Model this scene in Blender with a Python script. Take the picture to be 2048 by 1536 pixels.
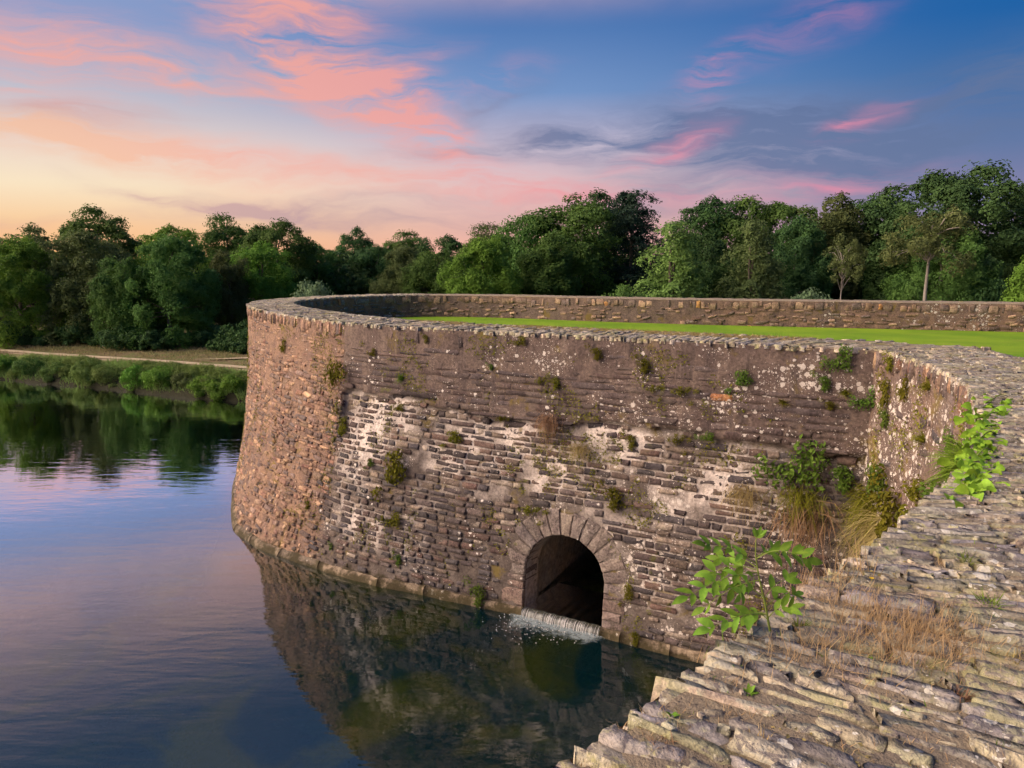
import bpy, math, random
import numpy as np
from mathutils import Vector, Matrix
from math import radians, sin, cos, pi

for o in list(bpy.data.objects):
    bpy.data.objects.remove(o)
SC = bpy.context.scene
COL = SC.collection

# ------------------------------------------------------------------ camera
H_CAM = 6.5
cam = bpy.data.cameras.new('camera'); camo = bpy.data.objects.new('camera', cam); COL.objects.link(camo)
cam.sensor_width = 36.0; cam.lens = 24.96; cam.clip_start = 0.05; cam.clip_end = 9000
camo.location = (0, 0, H_CAM); camo.rotation_euler = (radians(90 - 9.32), 0, 0)
SC.camera = camo
SC.render.resolution_x = 1024; SC.render.resolution_y = 768
SC.view_settings.view_transform = 'Standard'; SC.view_settings.look = 'None'
SC.view_settings.gamma = 1.0; SC.view_settings.exposure = 0.9
SC.view_settings.use_curve_mapping = False
SC.cycles.use_denoising = True
SC.cycles.max_bounces = 4; SC.cycles.diffuse_bounces = 2; SC.cycles.glossy_bounces = 2; SC.cycles.transmission_bounces = 2; SC.cycles.transparent_max_bounces = 6
SC.cycles.use_adaptive_sampling = True; SC.cycles.adaptive_threshold = 0.03; SC.cycles.adaptive_min_samples = 12
SC.cycles.sample_clamp_indirect = 4.0
SC.cycles.caustics_reflective = False; SC.cycles.caustics_refractive = False

def lin(c):
    return tuple((x / 12.92 if x <= 0.04045 else ((x + 0.055) / 1.055) ** 2.4) for x in c)
def rgb(r, g, b):
    return lin((r / 255, g / 255, b / 255)) + (1.0,)

# ------------------------------------------------------------------ node helper
class NT:
    def __init__(self, tree):
        self.t = tree; self.N = tree.nodes; self.L = tree.links
        self.N.clear()
    def n(self, typ, **kw):
        nd = self.N.new(typ)
        for k, v in kw.items():
            if k == 'inp':
                for kk, vv in v.items():
                    self.set(nd.inputs[kk], vv)
            else:
                setattr(nd, k, v)
        return nd
    def set(self, sock, v):
        if isinstance(v, bpy.types.NodeSocket): self.L.new(v, sock)
        else: sock.default_value = v
    def math(self, op, a, b=0.0, c=0.0, clamp=False):
        nd = self.N.new('ShaderNodeMath'); nd.operation = op; nd.use_clamp = clamp
        for i, v in enumerate((a, b, c)): self.set(nd.inputs[i], v)
        return nd.outputs[0]
    def mix(self, fac, a, b, blend='MIX'):
        nd = self.N.new('ShaderNodeMix'); nd.data_type = 'RGBA'; nd.blend_type = blend; nd.clamp_factor = True
        self.set(nd.inputs[0], fac); self.set(nd.inputs[6], a); self.set(nd.inputs[7], b)
        return nd.outputs[2]
    def ramp(self, fac, stops, interp='LINEAR'):
        nd = self.N.new('ShaderNodeValToRGB'); cr = nd.color_ramp; cr.interpolation = interp
        while len(cr.elements) < len(stops): cr.elements.new(0.5)
        for e, (p, c) in zip(cr.elements, stops):
            e.position = p; e.color = c if not isinstance(c, (int, float)) else (c, c, c, 1)
        self.set(nd.inputs[0], fac)
        return nd.outputs[0]
    def mr(self, v, a, b, c=0.0, d=1.0, smooth=True):
        nd = self.N.new('ShaderNodeMapRange'); nd.interpolation_type = 'SMOOTHSTEP' if smooth else 'LINEAR'
        self.set(nd.inputs[0], v)
        for i, x in enumerate((a, b, c, d)): self.set(nd.inputs[i + 1], x)
        return nd.outputs[0]
    def noise(self, vec, scale, detail=4.0, rough=0.55, dist=0.0):
        nd = self.n('ShaderNodeTexNoise', inp={'Vector': vec, 'Scale': scale, 'Detail': detail, 'Roughness': rough, 'Distortion': dist})
        return nd.outputs['Fac']
    def map(self, vec, loc=(0, 0, 0), rot=(0, 0, 0), scale=(1, 1, 1), typ='POINT'):
        nd = self.n('ShaderNodeMapping', vector_type=typ)
        self.set(nd.inputs['Vector'], vec); nd.inputs['Location'].default_value = loc
        nd.inputs['Rotation'].default_value = rot; nd.inputs['Scale'].default_value = scale
        return nd.outputs[0]

# ------------------------------------------------------------------ world: dusk sky with pink cirrus
SUN_AZ, SUN_EL = radians(-99), radians(28)          # sunset glow to the left (clockwise from +Y)
world = bpy.data.worlds.new('World'); SC.world = world; world.use_nodes = True
world.cycles.sampling_method = 'MANUAL'; world.cycles.sample_map_resolution = 256
W = NT(world.node_tree)
tc = W.n('ShaderNodeTexCoord').outputs['Generated']
sep = W.n('ShaderNodeSeparateXYZ', inp={0: tc})
AZ = W.math('MULTIPLY', W.math('ARCTAN2', sep.outputs[0], sep.outputs[1]), 180 / pi)
EL = W.math('MULTIPLY', W.math('ARCSINE', sep.outputs[2]), 180 / pi)
E01 = W.math('DIVIDE', EL, 90.0, clamp=True)
def stops(lst): return [(e / 90.0, rgb(*c)) for e, c in lst]
warm = W.ramp(E01, stops([(0, (255, 178, 105)), (3, (253, 206, 156)), (5.5, (254, 231, 196)), (8, (240, 218, 204)), (11, (200, 194, 204)), (16, (140, 158, 202)), (28, (120, 150, 204)), (45, (76, 128, 198)), (90, (62, 108, 178))]))
mid = W.ramp(E01, stops([(0, (246, 178, 160)), (3, (236, 182, 170)), (6, (232, 196, 194)), (9, (205, 190, 206)), (13, (118, 150, 200)), (19, (60, 110, 176)), (30, (54, 108, 180)), (90, (56, 104, 176))]))
cold = W.ramp(E01, stops([(0, (176, 140, 164)), (4, (134, 124, 164)), (8, (92, 114, 162)), (12, (54, 104, 162)), (16, (0, 92, 164)), (28, (30, 92, 160)), (90, (42, 88, 156))]))
caz = W.math('COSINE', W.math('MULTIPLY', W.math('ADD', AZ, 46.0), pi / 180))   # 1 towards the sunset
q = W.math('MULTIPLY', W.math('SUBTRACT', 1.0, caz), 0.5)
base = W.mix(W.mr(q, 0.005, 0.15), warm, mid)
base = W.mix(W.mr(q, 0.14, 0.42), base, cold)
cv = W.n('ShaderNodeCombineXYZ', inp={0: AZ, 1: EL, 2: 0.0}).outputs[0]
w1 = W.n('ShaderNodeTexNoise', inp={'Vector': W.map(cv, scale=(0.07, 0.16, 1)), 'Scale': 1.0, 'Detail': 3.0}).outputs['Color']
w2 = W.n('ShaderNodeTexNoise', inp={'Vector': W.map(cv, scale=(0.3, 0.7, 1)), 'Scale': 1.0, 'Detail': 4.0}).outputs['Color']
def vm(op, a, b):
    nd = W.n('ShaderNodeVectorMath', operation=op); W.set(nd.inputs[0], a)
    W.set(nd.inputs['Scale'] if op == 'SCALE' else nd.inputs[1], b); return nd.outputs[0]
d1 = vm('MULTIPLY', vm('SUBTRACT', w1, (0.5, 0.5, 0.5)), (11.0, 4.6, 0))
d2 = vm('MULTIPLY', vm('SUBTRACT', w2, (0.5, 0.5, 0.5)), (3.0, 1.3, 0))
cw = vm('ADD', vm('ADD', cv, d1), d2)
wisp = W.noise(W.map(cw, rot=(0, 0, radians(-6)), scale=(0.11, 0.72, 1)), 1.0, 7.0, 0.62)
wisp2 = W.noise(W.map(cw, rot=(0, 0, radians(32)), scale=(0.11, 0.74, 1)), 1.0, 7.0, 0.60)
def blob(az, el, sa, se, rot=0.0, amp=1.0):
    v = W.map(cw, loc=(az, el, 0), rot=(0, 0, radians(rot)), scale=(sa, se, 1), typ='TEXTURE')
    g = W.n('ShaderNodeTexGradient', gradient_type='QUADRATIC_SPHERE'); W.set(g.inputs[0], v)
    return W.math('MULTIPLY', g.outputs['Fac'], amp)
def total(lst):
    s = None
    for b in lst:
        v = blob(*b); s = v if s is None else W.math('ADD', s, v)
    return s
pink = total([(-15, 18.8, 13, 6.5, -38, 1.5), (-14.5, 13.8, 12, 5.0, -26, 1.9), (-8.0, 11.0, 9.5, 3.9, -28, 1.9), (-4.4, 9.3, 3.6, 3.2, 0, 1.1), (-18, 16.5, 14, 3.5, -20, .4),
              (15.4, 14.2, 5.0, 2.4, 34, 1.0), (22, 17.0, 15, 3.0, 20, .5), (10.8, 8.3, 7.0, 2.0, 28, 1.2),
              (25.6, 10.3, 6.5, 1.7, 16, 1.2), (23.4, 5.6, 11, 1.6, 8, 1.0), (1, 5.7, 19, 2.2, -2, 1.2), (-2.0, 13.3, 8, 1.8, 22, .5), (-6, 15, 5, 2, 20, .4),
              (-31, 14.5, 17, 3.6, -6, 1.2), (-25, 12.8, 15, 2.6, -3, 1.0), (-33, 11.4, 12, 2.0, -12, .9), (-8, 6.8, 20, 2.6, 2, .7), (14, 5.2, 22, 2.4, 2, .45)])
gold = total([(-31, 8.1, 20, 2.3, -4, 1.9), (-22, 7.4, 18, 2.2, -6, 1.2), (-14, 6.4, 18, 2.0, 2, .7), (-34, 2.7, 14, 1.2, 0, 1.0), (-8, 7.2, 12, 1.3, 2, .7)])
grey = total([(-29, 9.7, 9, 1.5, 2, 1.4), (-26.5, 4.9, 9, .9, -8, 1.1), (-20, 4.6, 9, 1.2, -6, 1.0), (-12, 3.6, 22, 1.6, 0, .9), (-36, 3.2, 12, 1.0, 0, .7),
              (13.5, 10.4, 18, 3.8, 4, 2.0), (4, 9.7, 12, 2.4, -4, 1.1), (24, 8.4, 24, 5.2, 4, 2.4), (32, 11.6, 18, 4.0, 10, 1.4), (-15, 4.6, 20, 1.4, 4, .9), (-4, 8.6, 14, 1.6, 3, .8), (-1.5, 12.2, 6, 1.6, 20, .8), (8, 5.0, 22, 1.4, 2, .6), (28, 4.6, 14, 1.6, 0, .7)])
# cirrus mostly above view, added to brighten ambient light and water reflections
dome = W.noise(W.map(cw, rot=(0, 0, radians(14)), scale=(0.045, 0.14, 1)), 1.0, 6.0, 0.6)
dome = W.math('MULTIPLY', W.mr(dome, 0.30, 0.60, 0.40, 1.0), W.math('MULTIPLY', W.mr(q, 0.1, 0.45, 1.0, 0.3), W.mr(EL, 23.0, 33.0, 1.0, 0.12)))
fade = W.mr(EL, 0.0, 4.0)
gf = W.math('MULTIPLY', W.mr(W.math('MULTIPLY', grey, W.math('ADD', W.math('MULTIPLY', wisp, 3.0), -0.9)), 0.0, 0.95, 0.0, 1.0, False), 0.85)
greyc = W.mix(W.mr(q, 0.02, 0.2), rgb(206, 164, 164), rgb(94, 112, 154))
sky = W.mix(gf, base, greyc)
sky = W.mix(W.math('MULTIPLY', dome, W.mr(EL, 17.0, 23.0)), sky, W.mix(W.mr(q, 0.05, 0.6), rgb(250, 206, 202), rgb(180, 168, 194)))
gd = W.mr(W.math('MULTIPLY', gold, W.math('ADD', W.math('MULTIPLY', wisp, 2.8), -0.8)), 0.0, 1.0, 0.0, 1.0, False)
sky = W.mix(W.math('MULTIPLY', gd, 0.68), sky, W.mix(W.mr(q, 0.0, 0.06), rgb(255, 190, 142), rgb(252, 176, 160)))
pf = W.mr(W.math('MULTIPLY', pink, W.math('ADD', W.math('MULTIPLY', wisp2, 4.4), -1.65)), 0.0, 1.15, 0.0, 1.0, False)
sky = W.mix(W.math('MULTIPLY', pf, 0.84), sky, W.mix(W.mr(q, 0.03, 0.3), rgb(253, 170, 150), rgb(235, 140, 165)))
nish = W.n('ShaderNodeTexSky', sky_type='NISHITA', sun_disc=False)
nish.sun_elevation = SUN_EL; nish.sun_rotation = SUN_AZ % (2 * pi)
bg1 = W.n('ShaderNodeBackground', inp={'Color': sky, 'Strength': 0.50})
bg2 = W.n('ShaderNodeBackground', inp={'Color': nish.outputs[0], 'Strength': 0.004})
add = W.n('ShaderNodeAddShader'); W.L.new(bg1.outputs[0], add.inputs[0]); W.L.new(bg2.outputs[0], add.inputs[1])
W.L.new(add.outputs[0], W.n('ShaderNodeOutputWorld').inputs[0])

# ------------------------------------------------------------------ sun (low, soft, warm)
sl = bpy.data.lights.new('sun', 'SUN'); sl.energy = 4.5; sl.angle = radians(65); sl.color = (1.0, 0.79, 0.61)
so = bpy.data.objects.new('sun', sl); COL.objects.link(so)
sd = Vector((sin(SUN_AZ) * cos(SUN_EL), cos(SUN_AZ) * cos(SUN_EL), sin(SUN_EL)))
so.rotation_euler = sd.to_track_quat('Z', 'Y').to_euler()
so.location = (-60, 20, 40)

# ------------------------------------------------------------------ helpers
rng = np.random.default_rng(7)
R = random.Random(5)
def hash3(i):
    i = i.astype(np.int64)
    n = i[..., 0] * 73856093 ^ i[..., 1] * 19349663 ^ i[..., 2] * 83492791
    n = (n ^ (n >> 13)) * 1274126177 & 0x7fffffff
    n = (n ^ (n >> 15)) * 668265263 & 0x7fffffff
    return (n & 0xffff) / 65535.0
def vnoise(p):
    i = np.floor(p); f = p - i; f = f * f * (3 - 2 * f)
    out = 0
    for dx in (0, 1):
        for dy in (0, 1):
            for dz in (0, 1):
                w = (f[..., 0] if dx else 1 - f[..., 0]) * (f[..., 1] if dy else 1 - f[..., 1]) * (f[..., 2] if dz else 1 - f[..., 2])
                out = out + w * hash3(i + np.array([dx, dy, dz]))
    return out
def fbm(p, sc, octv=4, rough=0.5):
    p = np.asarray(p, float) * sc; a = 1.0; s = 0; t = 0
    for k in range(octv):
        s = s + a * vnoise(p + 17.3 * k); t += a; a *= rough; p = p * 2.03
    return s / t
def tag(o, label=None, cat=None, group=None, kind=None):
    if label: o['label'] = label
    if cat: o['category'] = cat
    if group: o['group'] = group
    if kind: o['kind'] = kind
    return o
def empty(name, loc=(0, 0, 0), rz=0.0, scale=1.0):
    o = bpy.data.objects.new(name, None); COL.objects.link(o)
    o.empty_display_size = 0.2; o.location = loc; o.rotation_euler = (0, 0, rz)
    o.scale = (scale,) * 3 if isinstance(scale, (int, float)) else scale
    return o
def link(name, me, mat=None, parent=None):
    o = bpy.data.objects.new(name, me); COL.objects.link(o)
    if mat and len(me.materials) == 0: me.materials.append(mat)
    if parent is not None: o.parent = parent
    return o
def mesh_np(name, V, F, smooth=True, attrs=None, fattrs=None):
    """V (n,3); F: (m,k) array or list of arrays; attrs: point colour attributes"""
    Fs = F if isinstance(F, list) else [F]
    Fs = [np.asarray(f, np.int32) for f in Fs if len(f)]
    me = bpy.data.meshes.new(name)
    V = np.asarray(V, np.float32)
    me.vertices.add(len(V)); me.vertices.foreach_set('co', V.ravel())
    nl = sum(f.size for f in Fs); nf = sum(len(f) for f in Fs)
    me.loops.add(nl); me.loops.foreach_set('vertex_index', np.concatenate([f.ravel() for f in Fs]))
    me.polygons.add(nf)
    tot = np.concatenate([np.full(len(f), f.shape[1], np.int32) for f in Fs])
    st = np.concatenate([[0], np.cumsum(tot)[:-1]]).astype(np.int32)
    me.polygons.foreach_set('loop_start', st); me.polygons.foreach_set('loop_total', tot)
    me.polygons.foreach_set('use_smooth', np.full(nf, smooth))
    me.update(calc_edges=True)
    for k, a in (attrs or {}).items():
        at = me.color_attributes.new(k, 'FLOAT_COLOR', 'POINT')
        a = np.asarray(a, np.float32)
        if a.ndim == 1: a = np.stack([a, a, a, np.ones_like(a)], 1)
        elif a.shape[1] == 3: a = np.concatenate([a, np.ones((len(a), 1), np.float32)], 1)
        at.data.foreach_set('color', a.ravel())
    me.validate()
    return me
def grid_faces(nu, nv, wrap=False):
    u = np.arange(nu if wrap else nu - 1); v = np.arange(nv - 1)
    a, b = np.meshgrid(u, v, indexing='ij'); a2 = (a + 1) % nu
    return np.stack([a * nv + b, a2 * nv + b, a2 * nv + b + 1, a * nv + b + 1], -1).reshape(-1, 4)
class MB:
    """collects pieces of one part"""
    def __init__(self): self.V = []; self.F = {}; self.C = []; self.n = 0
    def add(self, V, F, col=(1, 1, 1)):
        V = np.asarray(V, float); self.V.append(V)
        for f in (F if isinstance(F, list) else [F]):
            f = np.asarray(f); self.F.setdefault(f.shape[1], []).append(f + self.n)
        c = np.asarray(col, float)
        self.C.append(np.tile(c, (len(V), 1)) if c.ndim == 1 else c)
        self.n += len(V)
    def mesh(self, name, smooth=True):
        return mesh_np(name, np.concatenate(self.V), [np.concatenate(f) for f in self.F.values()], smooth, {'scol': np.concatenate(self.C)})
    def build(self, name, mat, parent=None, smooth=True):
        return link(name, self.mesh(name, smooth), mat, parent)
def tube(mb, pts, rad, seg=6, col=(1, 1, 1)):
    pts = np.asarray(pts, float); n = len(pts)
    rad = np.broadcast_to(np.asarray(rad, float), (n,))
    T = np.gradient(pts, axis=0); T /= np.linalg.norm(T, axis=1)[:, None] + 1e-9
    ref = np.array([0, 0, 1.0]) if abs(T[0][2]) < 0.9 else np.array([1.0, 0, 0])
    A = np.cross(T, ref); A /= np.linalg.norm(A, axis=1)[:, None] + 1e-9
    B = np.cross(T, A)
    th = np.linspace(0, 2 * pi, seg, endpoint=False)
    V = pts[:, None] + rad[:, None, None] * (A[:, None] * np.cos(th)[None, :, None] + B[:, None] * np.sin(th)[None, :, None])
    i, j = np.meshgrid(np.arange(n - 1), np.arange(seg), indexing='ij'); j2 = (j + 1) % seg
    F = np.stack([i * seg + j, i * seg + j2, (i + 1) * seg + j2, (i + 1) * seg + j], -1).reshape(-1, 4)
    mb.add(V.reshape(-1, 3), F, col)

# ------------------------------------------------------------------ materials
MATS = {}
def material(name):
    m = bpy.data.materials.new(name); m.use_nodes = True; MATS[name] = m
    return m, NT(m.node_tree)
def finish(nt, color, rough=0.9, height=None, strength=0.4, dist=0.02, spec=0.25, trans=None):
    p = nt.n('ShaderNodeBsdfPrincipled', inp={'Base Color': color, 'Roughness': rough, 'Specular IOR Level': spec})
    if height is not None:
        b = nt.n('ShaderNodeBump', inp={'Height': height, 'Strength': strength, 'Distance': dist})
        nt.L.new(b.outputs[0], p.inputs['Normal'])
    out = nt.n('ShaderNodeOutputMaterial')
    sh = p.outputs[0]
    if trans is not None:
        tr = nt.n('ShaderNodeBsdfTranslucent', inp={'Color': color})
        mx = nt.n('ShaderNodeMixShader', inp={0: trans, 1: sh, 2: tr.outputs[0]}); sh = mx.outputs[0]
    nt.L.new(sh, out.inputs[0])
    return p

def piece_colour(nt, single):
    if single: return nt.n('ShaderNodeObjectInfo').outputs['Color']
    return nt.n('ShaderNodeAttribute', attribute_name='scol').outputs['Color']

def stone_material(name, single, lichen=0.5, lcol=(0.62, 0.56, 0.50, 1), moss=0.25, mcol=(0.10, 0.10, 0.015, 1), grain=1.0, lscale=9.0, damp=True, patch=0.0):
    m, nt = material(name)
    pos = nt.n('ShaderNodeNewGeometry').outputs['Position']
    c = piece_colour(nt, single)
    n1 = nt.noise(pos, 26 * grain, 6, 0.65); n2 = nt.noise(pos, 4.0 * grain, 4, 0.6); n3 = nt.noise(pos, 90 * grain, 3, 0.6)
    v = nt.math('ADD', nt.mr(n1, 0.25, 0.75, 0.45, 1.55), nt.mr(n2, 0.3, 0.7, -0.25, 0.25))
    c = nt.mix(1.0, c, nt.n('ShaderNodeCombineXYZ', inp={0: v, 1: v, 2: v}).outputs[0], 'MULTIPLY')
    hs = nt.n('ShaderNodeHueSaturation', inp={'Color': c, 'Hue': nt.mr(n2, 0.2, 0.8, 0.475, 0.525, False)}); c = hs.outputs[0]
    if patch > 0:      # thin crusts of grey-green lichen over much of the top faces
        pn = nt.noise(pos, 7.0, 7, 0.7, 0.6)
        c = nt.mix(nt.math('MULTIPLY', nt.mr(pn, 0.50, 0.58), patch), c, nt.mix(nt.mr(nt.noise(pos, 2.2), .35, .65), (0.33, 0.30, 0.13, 1), (0.40, 0.37, 0.30, 1)))
        c = nt.mix(nt.mr(nt.noise(pos, 13.0, 6, 0.7, 0.8), 0.54, 0.60, 0, 0.75), c, (0.105, 0.088, 0.095, 1))
        c = nt.mix(nt.mr(nt.noise(pos, 17.0, 7, 0.7, 1.0), 0.60, 0.66, 0, 0.8), c, (0.50, 0.46, 0.36, 1))
    if moss > 0:
        mo = nt.mr(nt.noise(pos, 1.7, 6, 0.68, 0.5), 0.66 - 0.3 * moss, 0.76 - 0.3 * moss)
        c = nt.mix(nt.math('MULTIPLY', mo, 0.75), c, mcol)
    if lichen > 0:
        big = nt.noise(pos, 1.3, 3, 0.55)
        wob = nt.n('ShaderNodeTexNoise', inp={'Vector': pos, 'Scale': 30.0}).outputs['Color']
        nd = nt.n('ShaderNodeVectorMath', operation='MULTIPLY_ADD'); nt.set(nd.inputs[0], wob); nd.inputs[1].default_value = (.05, .05, .05); nt.set(nd.inputs[2], pos)
        for sc, thr in ((lscale, 0.34), (lscale * 2.6, 0.30)):
            vo = nt.n('ShaderNodeTexVoronoi', inp={'Vector': nd.outputs[0], 'Scale': sc})
            sel = nt.n('ShaderNodeSeparateColor', inp={0: vo.outputs['Color']}).outputs[0]
            lim = nt.math('MULTIPLY', nt.mr(nt.math('ADD', sel, nt.math('MULTIPLY', nt.math('SUBTRACT', big, 0.5), 3.2)), 1.0 - lichen, 1.6 - lichen), thr)
            spot = nt.math('GREATER_THAN', nt.math('SUBTRACT', lim, vo.outputs['Distance']), 0.02)
            c = nt.mix(nt.math('MULTIPLY', spot, nt.mr(n3, 0.3, 0.6, 0.55, 0.95)), c, lcol)
    if damp:           # wet, algae-stained foot at the water line
        z = nt.n('ShaderNodeSeparateXYZ', inp={0: pos}).outputs[2]
        wz = nt.math('ADD', z, nt.mr(n2, 0.3, 0.7, -0.14, 0.14))
        c = nt.mix(nt.mr(wz, 0.02, 0.24, 0.85, 0.0), c, (0.035, 0.028, 0.008, 1))
    hgt = nt.math('ADD', nt.math('MULTIPLY', n1, 0.7), nt.math('MULTIPLY', n3, 0.35))
    finish(nt, c, nt.mr(n1, 0.3, 0.7, 0.8, 0.98), hgt, 0.9, 0.024)
    return m
# ------------------------------------------------------------------ wall lines in plan (metres)
HS = 1.2; T_TOP = H_CAM - HS; Z_LAWN = T_TOP - 0.95; THICK = 1.46; BATTER = 0.105
def spline(pts, step=0.02):
    p = np.asarray(pts, float); p = np.vstack([2 * p[0] - p[1], p, 2 * p[-1] - p[-2]])
    out = []
    for i in range(1, len(p) - 2):
        t = np.linspace(0, 1, 60, endpoint=False)[:, None]
        a, b, c, d = p[i - 1], p[i], p[i + 1], p[i + 2]
        out.append(0.5 * ((2 * b) + (c - a) * t + (2 * a - 5 * b + 4 * c - d) * t ** 2 + (3 * b - a - 3 * c + d) * t ** 3))
    out.append(p[-2][None]); q = np.concatenate(out)
    L = np.concatenate([[0], np.cumsum(np.linalg.norm(np.diff(q, axis=0), axis=1))])
    s = np.arange(0, L[-1], step)
    return s, np.stack([np.interp(s, L, q[:, 0]), np.interp(s, L, q[:, 1])], 1)
class Line:
    def __init__(self, pts, ledge=False):
        self.s, self.p = spline(np.asarray(pts) * HS); self.L = self.s[-1]; self.ledge = ledge
        t = np.gradient(self.p, axis=0); t /= np.linalg.norm(t, axis=1)[:, None]
        k = np.ones(25) / 25
        t = np.stack([np.convolve(np.pad(t[:, i], 12, 'edge'), k, 'valid') for i in (0, 1)], 1)
        self.t = t / np.linalg.norm(t, axis=1)[:, None]
    def at(self, s):
        s = np.asarray(s, float)
        P = np.stack([np.interp(s, self.s, self.p[:, i]) for i in (0, 1)], -1)
        t = np.stack([np.interp(s, self.s, self.t[:, i]) for i in (0, 1)], -1)
        return P, t, np.stack([-t[..., 1], t[..., 0]], -1)
FLANK = Line([(-1.6, -.2), (-.9, .42), (-.4, .86), (.1, 1.28), (.5, 1.66), (.95, 2.1), (1.5, 2.62), (2.4, 3.6), (3.3, 4.9), (3.95, 6.1), (4.3, 7.2), (4.45, 8.0), (4.5, 8.7)])
BAST = Line([(4.5, 8.7), (3.7, 9.03), (2.5, 9.62), (1.3, 10.28), (-.2, 11.1), (-1.4, 11.8), (-3, 12.95), (-4.9, 15.3), (-6.6, 18.1), (-7.5, 20.5), (-7.6, 22.4), (-7.0, 24.6), (-5.7, 26.3), (-4.0, 27.3), (-2, 27.45), (.5, 26.6), (3, 25.2), (6.1, 23.8), (10.5, 22.4), (15, 21), (21, 19.2)], True)
S_JOINT = float(BAST.s[np.argmin(np.linalg.norm(BAST.p - np.array([-3.05, 13.0]) * HS, axis=1))])
S_HIDE = float(BAST.s[np.argmin(np.linalg.norm(BAST.p - np.array([-7.55, 22.8]) * HS, axis=1))])
S_FAR = float(BAST.s[np.argmin(np.linalg.norm(BAST.p - np.array([-4.6, 27.0]) * HS, axis=1))])
def ledge_z(s):
    s = np.asarray(s, float)
    return T_TOP - 1.56 - 0.16 * np.sin(s * 1.1 + 1.0) * 0.5 + 0.10 * (np.floor(s / 0.9) % 2) * (s > 7) - 0.05 * (np.floor(s / 0.47) % 3 == 1)
def offset(line, s, z):
    s = np.asarray(s, float); z = np.asarray(z, float)
    if not line.ledge:
        return np.maximum(T_TOP - z, 0) * 0.02
    zl = ledge_z(s); fr = np.clip((S_JOINT - s) / 0.12, 0, 1)
    up = np.clip((T_TOP - z), 0, None) * 0.03
    lo = (T_TOP - zl) * 0.03 + np.clip(zl - z, 0, None) * np.interp(s, [0, 5.5, 7.5, 10.5], [BATTER, BATTER, 0.155, 0.265])
    step = np.clip((zl - z) / 0.03, 0, 1) * np.clip(1.5 - (zl - z) / 1.2, 0, 1) * 0.085 * fr
    foot = np.interp(s, [0, 8, 9.5, 10.5, 12, 13.5, 16, 19, 23], [.44, .6, .85, 1.1, 1.52, 1.66, 1.12, .55, .4])
    rnd = foot * (0.22 * np.clip((T_TOP - z) / T_TOP, 0, None) + 0.78 * np.clip((T_TOP - z) / T_TOP, 0, None) ** 2.0)
    return np.where(z > zl, up, lo) * fr + rnd * (1 - fr) - step
def PT(line, s, z, extra=0.0):
    P, t, n = line.at(s); o = offset(line, s, z) + extra
    return np.concatenate([P + n * np.asarray(o)[..., None], np.broadcast_to(np.asarray(z, float), P.shape[:-1])[..., None]], -1)
def frame(line, s, z, extra=0.0):
    """origin, right (seen from outside), up along the face, outward"""
    p = PT(line, s, z, extra); a = PT(line, s, z + 0.12); b = PT(line, s, z - 0.12)
    up = (a - b); up /= np.linalg.norm(up)
    _, t, n = line.at(s); r = np.array([-t[0], -t[1], 0.0]); nn = np.cross(up, -r); 
    if nn @ np.array([n[0], n[1], 0]) < 0: nn = -nn
    return p, r, up, nn / np.linalg.norm(nn)
# direction in which the coping stones cross the wall top
def across_flank(s):
    P, _, n = FLANK.at(s); y = P[..., 1] / HS
    a = np.radians(np.interp(y, [0, 1.3, 1.6, 2.0, 3.0, 4.5, 8.7], [-44, -40, -37, -24, -4, 0, 6]))
    d = np.stack([np.cos(a), np.sin(a)], -1)
    return d, THICK / np.maximum((d * -n).sum(-1), 0.55)
def across_bast(s):
    P, _, n = BAST.at(s); a = np.arctan2(-n[..., 1], -n[..., 0])
    k = np.clip(np.asarray(s) / 2.6, 0, 1); k = k * k * (3 - 2 * k)
    a = np.where(np.asarray(s) < 2.6, radians(6) * (1 - k) + a * k, a)
    d = np.stack([np.cos(a), np.sin(a)], -1)
    return d, THICK / np.maximum((d * -n).sum(-1), 0.8)
# arch opening in the front face
S_ARCH, Z_SPRING, R_ARCH = 4.80, 0.87, 0.79
def in_arch(s, z, pad=0.0):
    ds = np.abs(np.asarray(s) - S_ARCH); z = np.asarray(z); r = R_ARCH + pad
    return (ds < r) & (z < Z_SPRING + np.sqrt(np.maximum(r * r - ds * ds, 0)))

# ------------------------------------------------------------------ one rough stone, unit size, several shapes
def stone_proto(seed, jag=0.05, bulge=0.12, lip=0.40):
    r = np.random.default_rng(seed)
    u = np.array([-.5, -.5, -.40, 0, .40, .5, .5]); v = np.array([-.5, -.5, -.0, .5, .5]); v = np.array([-.5, -.5, 0, .5, .5])
    ring_u = np.array([0, 1, 2, 3, 2, 1, 0]); ring_v = np.array([0, 1, 2, 1, 0])
    V = np.zeros((7, 5, 3))
    for i in range(7):
        for j in range(5):
            k = min(ring_u[i], ring_v[j])
            uu, vv = u[i], v[j]
            if k >= 1:
                uu *= 0.94; vv *= 0.86
            y = -0.5 if k == 0 else (lip if (ring_u[i] == 1 or ring_v[j] == 1) else 0.5)
            if k == 0: y = -0.5
            V[i, j] = (uu, vv, y)
    jit = r.normal(0, jag, (7, 5, 3)); jit[..., 2] = r.normal(0, bulge, (7, 5))
    jit[0] *= 0; jit[-1] *= 0; jit[:, 0] *= 0; jit[:, -1] *= 0
    # irregular outline: shift the border with its neighbour ring
    V += jit
    V[0, :, :2] = V[1, :, :2] * np.array([1.05, 1.0]); V[-1, :, :2] = V[-2, :, :2] * np.array([1.05, 1.0])
    V[:, 0, :2] = V[:, 1, :2] * np.array([1.0, 1.12]); V[:, -1, :2] = V[:, -2, :2] * np.array([1.0, 1.12])
    return V.reshape(-1, 3), grid_faces(7, 5)[:, ::-1]
def face_out(V, F):
    p = V[F]; n = np.cross(p[:, 1] - p[:, 0], p[:, 2] - p[:, 0]).sum(0)
    return F if n[2] > 0 else F[:, ::-1]
PROTO = []
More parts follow.
